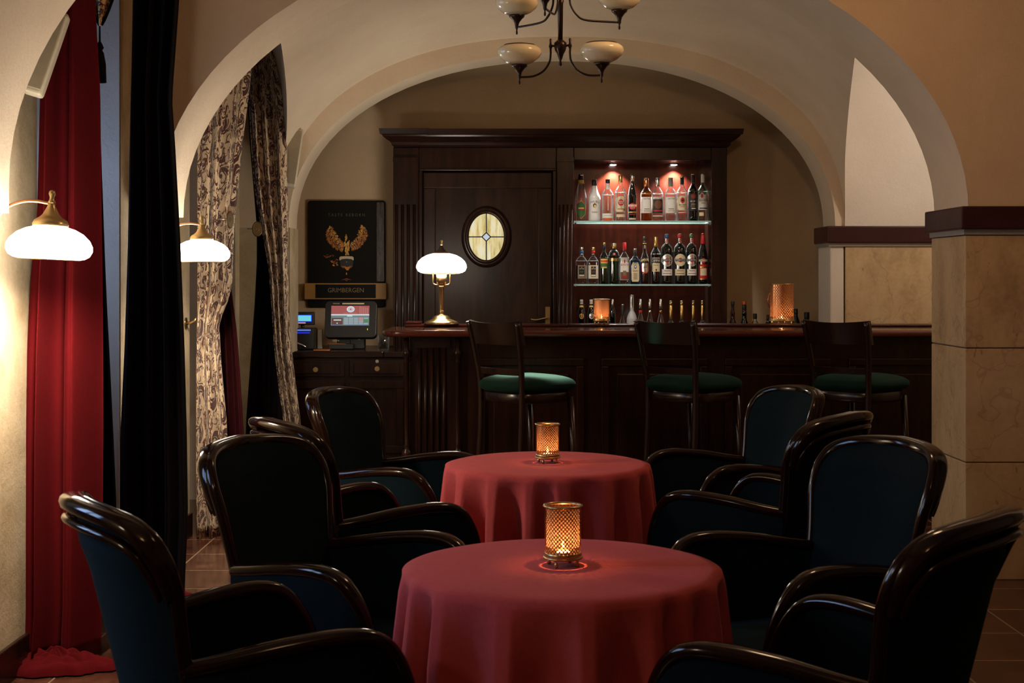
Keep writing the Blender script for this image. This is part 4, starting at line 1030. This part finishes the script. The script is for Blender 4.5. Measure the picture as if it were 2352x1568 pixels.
for lab, zx, ztop, cap, ring in (('large dark vermouth bottle with blue and white cap and silver oval label, lower shelf', 860, 703, 'bluel', 'silver'),
                        ('large dark vermouth bottle with dark red cap and rosy oval label, lower shelf', 967, 700, 'redl', 'creamlabel'),
                        ('large dark vermouth bottle with green cap and grey oval label, lower shelf', 1063, 700, 'greenl', 'silver')):
    B2(lab, zx, ztop, 102 if zx < 1000 else 94, 'martini', 'g_dark', [(.92,.985,cap),(.985,1,'silver')],
       [('rect',.86,.10,.26,'silver'),('rect',.86,.09,.10,'redl'),('oval',.475,.245,.92,'paper' if ring == 'silver' else 'creamlabel'),('oval',.475,.23,.86,ring),('oval',.475,.09,.34,'redl'),('rect',.475,.045,.82,'blackl'),T(.475,.032,.74,'paper','MARTINI'),
        ('rect',.235,.125,.84,'creamlabel' if ring != 'silver' else 'paper'),('rect',.265,.012,.5,'brownl'),('rect',.21,.012,.66,'brownl')])
B2('slim vermouth bottle with red foil neck and red label, last on the lower shelf', 1157, 698, 80, 'slim', 'g_dark', [(.79,.985,'redl'),(.985,1,'gold')],
   [('oval',.46,.11,.40,'redl'),('rect',.465,.04,.95,'creamlabel'),T(.465,.028,.86,'blackl','MARTINI'),('rect',.24,.30,.86,'redl'),('rect',.335,.02,.8,'gold'),('rect',.24,.14,.66,'creamlabel'),('rect',.10,.015,.8,'gold')])
# row half hidden by the bar
B3('dark bottle with yellow round label and cork cap, far left behind the bar', 162, 1240, 62, 'round', 'g_dark', [(.90,1,'paper'),(.83,.87,'yellow')], [('oval',.64,.135,.62,'yellow'),('oval',.64,.11,.5,'gold')])
B3('dark bottle with white round label, just left of the candle holder on the bar', 242, 1240, 64, 'round', 'g_dark', [(.90,1,'paper'),(.83,.87,'yellow')], [('oval',.64,.135,.62,'paper'),('oval',.64,.11,.5,'silver')])
B3('black bottle with silver cap, just right of the candle holder on the bar', 417, 1237, 52, 'round', 'g_dark', [(.85,1,'silver')], [])
B3('short clear bottle with black neck label right of the candle holder behind the bar', 498, 1278, 66, 'deca', 'g_clear', [(.72,.98,'blackl'),(.98,1,'silver')], [('rect',.40,.02,.8,'silver')])
B3('frosted bottle with long neck and engraved trees behind the bar', 575, 1200, 88, 'belv', 'frost', [(.985,1,'silver')], [('rect',.85,.22,.22,'silver'),('rect',.86,.16,.10,'navy')]+[('rect',.30+.04*k,.010,.5-.08*k,'grey',None,s_*.18,s_*-.6) for k in range(5) for s_ in (-1,1)])
for lab, zx, ring in (('conical clear bottle with silver cap and red neck ring right of the frosted bottle', 645, 'redl'), ('conical clear bottle with silver cap and silver neck ring behind the middle bar stool', 722, 'silver'), ('conical clear bottle with silver cap and orange neck ring behind the middle bar stool', 810, 'copper')):
    B3(lab, zx, 1235, 67, 'deca', 'g_clear', [(.70,.755,ring),(.78,.79,'blackl'),(.795,1,'silver')], [('rect',.29,.09,.96,'paper'),T(.29,.05,.86,'redl','FINLANDIA')] if zx == 645 else [])
for k, (zx, lab) in enumerate(((893, 'gold-necked clear bottle, leftmost of four above the middle bar stool'), (982, 'gold-necked clear bottle, second of four above the middle bar stool'), (1077, 'gold-necked clear bottle just right of the middle bar stool'), (1152, 'gold-necked clear bottle at the right end of the bottle cabinet'))):
    B3(lab, zx, 1247, 82, 'long', 'g_clear', [(.575,.89,'gold'),(.895,.975,'brass'),(.975,1,'silver')], [('rect',.33,.02,.9,'creamlabel')], capscale=1.0 if 0 else 1.16)
def B4(label, px, ytop, wpx, style, glass, caps, labels=(), **kw): return bottle(label, px, ytop, wpx, 9.80, .931, style, glass, caps, labels, group='bottles on the back counter', **kw)
B4('clear bottle with bulging neck and black cap right of the cabinet', 1683, 692, 22, 'curvy', 'g_amber', [(.92,1,'blackl')])
B4('dark bottle with bulging neck and red cap right of the cabinet', 1709.5, 692, 24, 'curvy', 'g_dark', [(.80,.93,'blackl'),(.93,1,'orange')])
B4('short bottle with black cork top left of the tall lantern', 1734, 720, 20, 'short', 'g_clear', [(.83,1,'blackl')])
B4('bottle cap showing just beside the left edge of the tall lantern', 1765, 723, 20, 'short', 'g_dark', [(.82,1,'blackl')])
B4('dark bottle with black neck just right of the tall lantern', 1828, 709, 22, 'slim', 'g_dark', [(.85,1,'black')])
B4('short bottle with tall black cap between the lantern and the right bar stool', 1853, 717, 26, 'short', 'g_dark', [(.80,1,'blackl')])
B4('short bottle with black cap peeking over the right bar stool', 1887, 720, 26, 'short', 'g_dark', [(.84,1,'blackl')])
# ------------------------------------------------------------------ poster sign on the back wall
DP = 10.085
def XQ(px): return XP(px, DP)
def ZQ(py): return ZP(py, DP)
ps = thing('beer_sign', 'black wall sign with a fiery bird above a goblet and a gold name plate', 'wall sign', (0, DP, 0))
def rrect(x0, x1, z0, z1, r, k=6):
    pts = []
    for cx, cz, a0 in ((x1-r, z1-r, 0), (x0+r, z1-r, 90), (x0+r, z0+r, 180), (x1-r, z0+r, 270)):
        for i in range(k+1):
            a = math.radians(a0+90*i/k); pts.append((cx+r*math.cos(a), cz+r*math.sin(a)))
    return pts
Fz = lambda y: (lambda u, v, w_: (u, y+w_, v))
m = MB(); m.prism(rrect(XQ(708), XQ(885), ZQ(705), ZQ(461), .02), Fz(0), -.022, .012); m.build('board', plain('sign_black', (.010,.009,.008), .6, Specular_IOR_Level=.12), ps, bevel=.003)
_m = N('grained_black_side'); _v = _m.scale(_m.obj(), (1,1,.12)); _f = _m.noise(_v, 60, 6, .7); _m.bsdf(Base_Color=_m.ramp(_f, [(.45,(.012,.010,.008,1)),(.62,(.09,.06,.035,1))]), Roughness=.35)
m = MB(); m.prism(rrect(XQ(866), XQ(883), ZQ(646), ZQ(465), .006), Fz(0), -.0235, -.022); m.build('wood_side', _m.mat, ps)
# artwork: px coordinates from the sign itself, laid flat on the board
OR = [plain('fire_%d' % i, c, .5) for i, c in enumerate(((.80,.42,.06), (.62,.24,.03), (.36,.10,.015), (.85,.58,.16), (.18,.045,.01), (.75,.66,.45)))]
def S6(x, y): return (XQ(690+x/5.6), ZQ(440+y/5.6))
m = MB(); rnd = random.Random(7); ly = [-.0226]
def blob(x, y, dx, dy, w_, mt):
    """flame tongue from (x,y) along (dx,dy)"""
    L = math.hypot(dx, dy); nx, ny = -dy/L, dx/L; ly[0] -= .0000016
    pts = [(x, y), (x+dx*.3+nx*w_, y+dy*.3+ny*w_), (x+dx*.65+nx*w_*.7, y+dy*.65+ny*w_*.7), (x+dx, y+dy), (x+dx*.6-nx*w_*.8, y+dy*.6-ny*w_*.8), (x+dx*.25-nx*w_*.8, y+dy*.25-ny*w_*.8)]
    m.poly([(S6(*p)[0], ly[0], S6(*p)[1]) for p in pts], mt)
LE = [(0,568,655,548,775),(.2,545,625,492,760),(.4,512,585,415,715),(.6,480,540,362,665),(.8,450,490,335,590),(.92,430,455,338,520),(1,392,438,362,478)]
RE = [(0,640,655,668,765),(.2,680,625,735,745),(.4,715,580,795,700),(.6,735,535,840,650),(.8,748,485,868,580),(.92,758,450,872,520),(1,775,415,835,470)]
for E in (LE, RE):
    for k in range(520):
        q = rnd.random(); sx, sy, ex, ey = interp(E, q); s_ = rnd.random()**.75
        dx, dy = ex-sx, ey-sy; L = math.hypot(dx, dy); x, y = sx+dx*s_*.86, sy+dy*s_*.86; ln = rnd.uniform(14, 36)
        an = math.atan2(dy, dx)+rnd.uniform(-.3, .3)
        mt = rnd.choices((0,1,2,3,4), (3,4,2,1,1) if s_ < .45 else (1,3,4,.5,3))[0]
        blob(x, y, ln*math.cos(an), ln*math.sin(an), rnd.uniform(2.5, 5.5), mt)
for k in range(70):
    y = rnd.uniform(600, 800); x = 605+rnd.uniform(-1, 1)*lerp(38, 16, (y-600)/200)
    blob(x, y, rnd.uniform(-12, 12), rnd.uniform(25, 60), rnd.uniform(4, 8), rnd.choice((0,3,3,0,1)))
for k in range(14): blob(592+rnd.uniform(-10, 8), 560+rnd.uniform(0, 50), rnd.uniform(-4, 14), rnd.uniform(15, 35), 5, rnd.choice((0,1,3)))
blob(600, 548, -18, 22, 6, 1)
for k in range(30): blob(rnd.uniform(395, 500), rnd.uniform(880, 950), rnd.uniform(-25, 25), rnd.uniform(-22, 14), rnd.uniform(5, 10), rnd.choice((1,2,4,2,0)))
for k in range(14): blob(rnd.uniform(300, 430), rnd.uniform(815, 850), rnd.uniform(10, 40), rnd.uniform(-10, 6), rnd.uniform(4, 8), rnd.choice((2,4,4,2)))
m.build('fire_bird', OR, ps)
m = MB()
def G(pts, mt, y=-.0236): m.poly([(S6(*p)[0], y, S6(*p)[1]) for p in pts], mt)
G([(505,850),(520,955),(560,990),(640,990),(680,955),(690,850)], 0, -.0234)
G([(560,960),(600,1012),(620,1012),(660,950),(610,970)], 1, -.0237)
G([(520,955),(555,985),(590,955)], 2, -.0237); G([(680,955),(650,985),(630,955)], 2, -.0237)
G([(505,850),(508,885),(540,868),(600,862),(660,868),(688,885),(690,850)], 3, -.0238); G([(505,848),(520,834),(600,830),(675,834),(690,848),(600,856)], 3, -.0239)
G([(592,1040),(603,1040),(606,1068),(590,1068)], 1); G([(530,1138),(600,1112),(665,1135),(600,1128)], 2); G([(575,1138),(620,1138),(600,1150)], 2)
G([(572,890),(600,874),(628,890),(625,920),(600,950),(576,920)], 4, -.0240)
m.text('S', .0115, lambda x, y: (S6(600, 905)[0]+x, -.0242, S6(600, 905)[1]+y), 3)
m.build('goblet', [MT['blackl'], OR[1], OR[2], OR[5], MT['black']], ps)
m = MB(); vs, fs = text_geo('T A S T E   R E B O R N', 1.0, 'CENTER'); wd = max(v[0] for v in vs)-min(v[0] for v in vs); x_c, z_c = S6(598, 303); sx_ = (470/5.6*DP/F)/wd
m.add([(x_c+x*sx_, -.0228, z_c+y*sx_*1.15) for x, y in vs], fs); m.build('lettering', plain('dim_letters', (.11,.095,.06), .6), ps)
# name plate
m = MB(); x0, x1, z0, z1 = XQ(702), XQ(889), ZQ(687), ZQ(650)
m.box(x0, x1, -.058, -.022, z0, z1); pl = m.build('name_plate', plain('dull_gold_paint', (.42,.22,.055), .45), ps, bevel=.003)
m = MB(); m.box(XQ(727), XQ(865), -.0595, -.058, z0+.009, z1-.009); m.build('panel', plain('sign_black2', (.009,.009,.009), .5, Specular_IOR_Level=.12), pl)
m = MB(); vs, fs = text_geo('GRIMBERGEN', 1.0, 'CENTER'); wd = max(v[0] for v in vs)-min(v[0] for v in vs); sx_ = (82*DP/F)/wd; x_c, z_c = XQ(796.5), ZQ(666.5)
m.add([(x_c+x*sx_, -.0605, z_c+y*sx_*1.05) for x, y in vs], fs); m.build('lettering', plain('gold_letters', (.26,.19,.08), .5), pl)

# ------------------------------------------------------------------ drawer cabinet, till, printer
DD = 9.25
def XD(px): return XP(px, DD)
def ZD(py): return ZP(py, DD)
dc_ = thing('drawer_cabinet', 'dark drawer cabinet carrying the till under the wall sign', 'cabinet', (0, DD, 0))
m = MB(); m.box(-1.42, -.835, .235, .80, 0, .88); m.box(-1.40, XD(940), 0, .235, 0, .88); m.box(-.835, XD(940), .235, .47, 0, .88); m.build('body', MT['wood'], dc_, bevel=.004)
m = MB(); m.box(-1.42, -.835, -.025, .82, .88, .92); m.box(-.835, XD(941), -.025, .47, .88, .92); m.build('top', MT['woodx'], dc_, bevel=.008)
for (a, c_, kx_) in ((668, 792, 726), (803, 928, 867)):
    m = MB(); xa, xb, za, zb = XD(a), XD(c_), ZD(864), ZD(826)
    m.box(xa, xb, -.016, 0, za, zb); m.box(xa+.028, xb-.028, -.024, -.016, za+.018, zb-.018); dr = m.build('drawer', MT['wood'], dc_, bevel=.005)
    kz = ZD(848 if kx_ < 800 else 846)
    q = MB(); q.tube([(XD(kx_),-.024,kz),(XD(kx_),-.030,kz)], .016, 20); q.tube([(XD(kx_),-.03,kz),(XD(kx_),-.036,kz)], .011, 16); q.tube([(XD(kx_),-.036,kz),(XD(kx_),-.044,kz)], .005, 12); q.build('knob', MT['brass'], dr)
    m = MB(); za, zb = ZD(1040), ZD(874); m.box(xa, xb, -.016, 0, za, zb)
    for (p_, q_, r_, s_) in ((xa,xb,za,za+.05),(xa,xb,zb-.05,zb),(xa,xa+.05,za+.05,zb-.05),(xb-.05,xb,za+.05,zb-.05)): m.box(p_, q_, -.026, -.016, r_, s_)
    m.build('door', MT['wood'], dc_, bevel=.004)
m = MB(); m.tube([(XD(867),-.016,ZD(829)),(XD(867),-.026,ZD(829))], .011, 16); m.build('lock', MT['steel'], dc_)

SC = {k: emis('screen_'+k, c, s) for k, c, s in (('rose',(.36,.10,.09),1.0),('rose2',(.45,.17,.15),1.0),('white',(.62,.74,.78),1.0),('slate',(.16,.22,.22),1.0),('brown',(.13,.06,.05),1.0),('key',(.30,.35,.38),1.0),('pink',(.50,.26,.26),1.0),('green',(.08,.22,.10),1.0),('blue',(.12,.20,.55),1.0),('cyan',(.16,.62,.72),1.0),('deep',(.01,.03,.9),1.3),('led',(.6,.8,.1),1.0))}
DT = 9.55; zt0 = .921
till = thing('till_terminal', 'black touch-screen till with a lit order screen below the wall sign', 'till', (XP(808, DT), DT, zt0))
K = DT/F
tl = math.radians(14)
def TS(u, v, out=0.0):
    """tilted screen plane: u,v in picture units from the screen's centre"""
    zc = ZP(728, DT)-zt0
    x = u*K; y = v*K
    return (x, -.06+y*math.sin(tl)-out*math.cos(tl), zc+y*math.cos(tl)+out*-math.sin(tl)*0+out*math.sin(tl))
m = MB(); m.prism(rrect(-59*K, 59*K, -47*K, 38*K, .03), lambda u, v, w_: TS(u/K, v/K, w_), -.06, 0); m.build('housing', MT['black'], till, bevel=.004)
m = MB(); idx = list(SC); ml = [SC[k] for k in idx]; e_ = [0.0012]
def R_(x0, x1, y0, y1, k):
    """fractions of the screen from its top left corner"""
    e_[0] += .00004; a = lambda f: lerp(-45, 42, f); c = lambda f: lerp(27, -19, f)
    m.poly([TS(a(x0), c(y1), e_[0]), TS(a(x1), c(y1), e_[0]), TS(a(x1), c(y0), e_[0]), TS(a(x0), c(y0), e_[0])], idx.index(k))
R_(0,1,0,1,'slate'); R_(0,1,0,.44,'rose')
for k in range(5): R_(.74+.05*k, .77+.05*k, .03+.02*k, .42, 'rose2')
R_(0,1,.43,.49,'white'); R_(.42,.56,.50,.545,'white'); R_(.02,1,.52,.55,'white') if 0 else None
R_(.02,.31,.62,.96,'brown'); R_(.07,.27,.70,.75,'white'); R_(.15,.18,.86,.91,'white')
for r in range(4):
    for c in range(5): R_(.34+.13*c, .455+.13*c, .60+.09*r, .675+.09*r, 'pink' if (c == 3 and r < 2) else 'green' if (c == 4 and r in (1,2)) else 'key')
for a in (.03, .39, .75): R_(a, a+.19, .965, .995, 'blue')
R_(.32,.68,.36,.39,'rose2')
ex, ey = lerp(-45, 42, .51), lerp(27, -19, .18)
for r0, k in ((9.5,'white'),(6.2,'rose'),(5.2,'white'),(3.2,'rose2')):
    e_[0] += .00005; m.poly([TS(ex+r0*.95*math.cos(2*pi*j/24), ey+r0*math.sin(2*pi*j/24)*.75, e_[0]) for j in range(24)], idx.index(k))
m.build('screen', ml, till)
m = MB(); m.box(-.10, .0, .0, .05, .0, .10); m.box(-.148, .02, -.09, .02, 0, .038); m.box(-.01, .09, -.03, .05, 0, .16); m.box(-.13, .14, -.03, .06, .085, .115); m.build('stand', MT['black'], till, bevel=.006)
m = MB(); m.box(-.148, -.03, -.091, -.088, .036, .039); m.build('metal_edge', MT['copper'], till)
m = MB()
for s_, u, v in (('micros', -34, 32.5), ('micros', -32, -54)):
    m.text(s_, .016, lambda x, y: TS(u+x/K, v+y/K, .002 if v > 0 else .006))
m.poly([TS(-20, 30.5, .002), TS(30, 30.5, .002), TS(30, 33.5, .002), TS(-20, 33.5, .002)]); m.build('badges', MT['creamlabel'], till)
m = MB(); m.poly([TS(38, -30, .002), TS(39.5, -30, .002), TS(39.5, -26, .002), TS(38, -26, .002)]); m.build('status_light', SC['led'], till)
m = MB(); m.box(.045, .062, -.045, -.03, .06, .095); m.build('card_slot', MT['grey'], till)

pr_ = thing('receipt_printer', 'black receipt printer with a small blue customer display beside the curtain', 'printer', (XP(694, 9.50), 9.50, zt0))
K = 9.50/F; zz = lambda py: ZP(py, 9.5)-zt0; xx = lambda px: XP(px, 9.5)-XP(694, 9.5)
m = MB(); m.box(xx(664), xx(725), -.06, .09, 0, zz(753)); m.build('housing', MT['black'], pr_, bevel=.008)
m = MB(); m.box(xx(665), xx(723), -.02, .02, zz(746), zz(716)); dsp = m.build('customer_display', MT['black'], pr_, bevel=.005)
m = MB(); m.box(xx(671), xx(717), -.0212, -.020, zz(738.5), zz(722.5)); m.build('bezel_glow', SC['deep'], dsp)
m = MB(); m.box(xx(672.5), xx(715.5), -.022, -.0212, zz(737), zz(724)); m.build('display_screen', SC['cyan'], dsp)
m = MB(); m.box(xx(686), xx(703), -.0212, -.020, zz(742.5), zz(739.5)); m.build('badge', SC['pink'], dsp)
m = MB(); m.tube([(xx(695), .0, zz(753)-.01), (xx(695), 0, zz(745))], .012, 10); m.build('stalk', MT['black'], pr_)
m = MB(); m.box(xx(674), xx(716.5), -.064, -.06, zz(759), zz(755.5)); m.build('light_strip', SC['blue'], pr_)
m = MB(); m.box(xx(666), xx(714), -.063, -.06, zz(764.5), zz(762)); m.build('light_strip', SC['deep'], pr_)
m = MB(); m.tube(smooth_pts([(xx(664), -.07, zz(781)), (xx(680), -.075, zz(784)), (xx(698), -.075, zz(791)), (xx(706), -.07, zz(796))], 4), .006, 8); m.build('lever', MT['steel'], pr_)
t = tag(None or (lambda: (lambda mm: (mm.box(xx(662+64), xx(737), .06, .10, 0, zz(757)), mm.build('cable_box', MT['cream_p'], loc=pr_.location, bevel=.003))[1])(MB()))(), 'narrow beige box standing between the printer and the till', 'box')
m = MB(); m.box(-.055, .055, -.03, .03, 0, .012); tag(m.build('note_pad', MT['copper'], loc=(XP(740, 9.28), 9.28, .921), bevel=.003), 'small pinkish pad on the front edge of the drawer cabinet', 'note pad')
t = thing('glass_tumbler', 'clear glass tumbler on the drawer cabinet at the end of the bar', 'glass', (XP(881, 9.33), 9.33, .921))
m = MB(); m.lathe([(.030,0),(.034,.004),(.040,.10),(.038,.10),(.032,.012),(.001,.010)], seg=32, cap=False); m.build('tumbler_wall', MT['g_clear'], t)
# ------------------------------------------------------------------ tilted wall speakers
def speaker(label, px, py, d, hpx, w_, roll, dep):
    c = P(px, py, d); h = hpx*d/F
    t = thing('wall_speaker', label, 'speaker', c); t.rotation_euler = (math.radians(-8), math.radians(roll), math.radians(8))
    m = MB(); m.box(-w_/2, w_/2, 0, dep, -h/2, h/2); m.build('housing', MT['cream_p'], t, bevel=.012, seg=3)
    m = MB(); m.box(-w_/2+.008, w_/2-.008, -.006, 0, -h/2+.018, h/2-.018); m.build('grille', MT['spk'], t, bevel=.004)
    m = MB(); m.tube([(-w_/2, dep*.5, .4*h), (-w_/2-.06, dep*.6, .42*h)], .012, 8); m.build('bracket', MT['steel'], t)
speaker('beige column speaker tilted on the wall right of the farther damask curtain', 670, 360, 8.92, 138, .10, 8, .08)
speaker('cream column speaker tilted behind the nearest arch above the red curtain', 104, 118, 4.95, 205, .07, 16.5, .06)
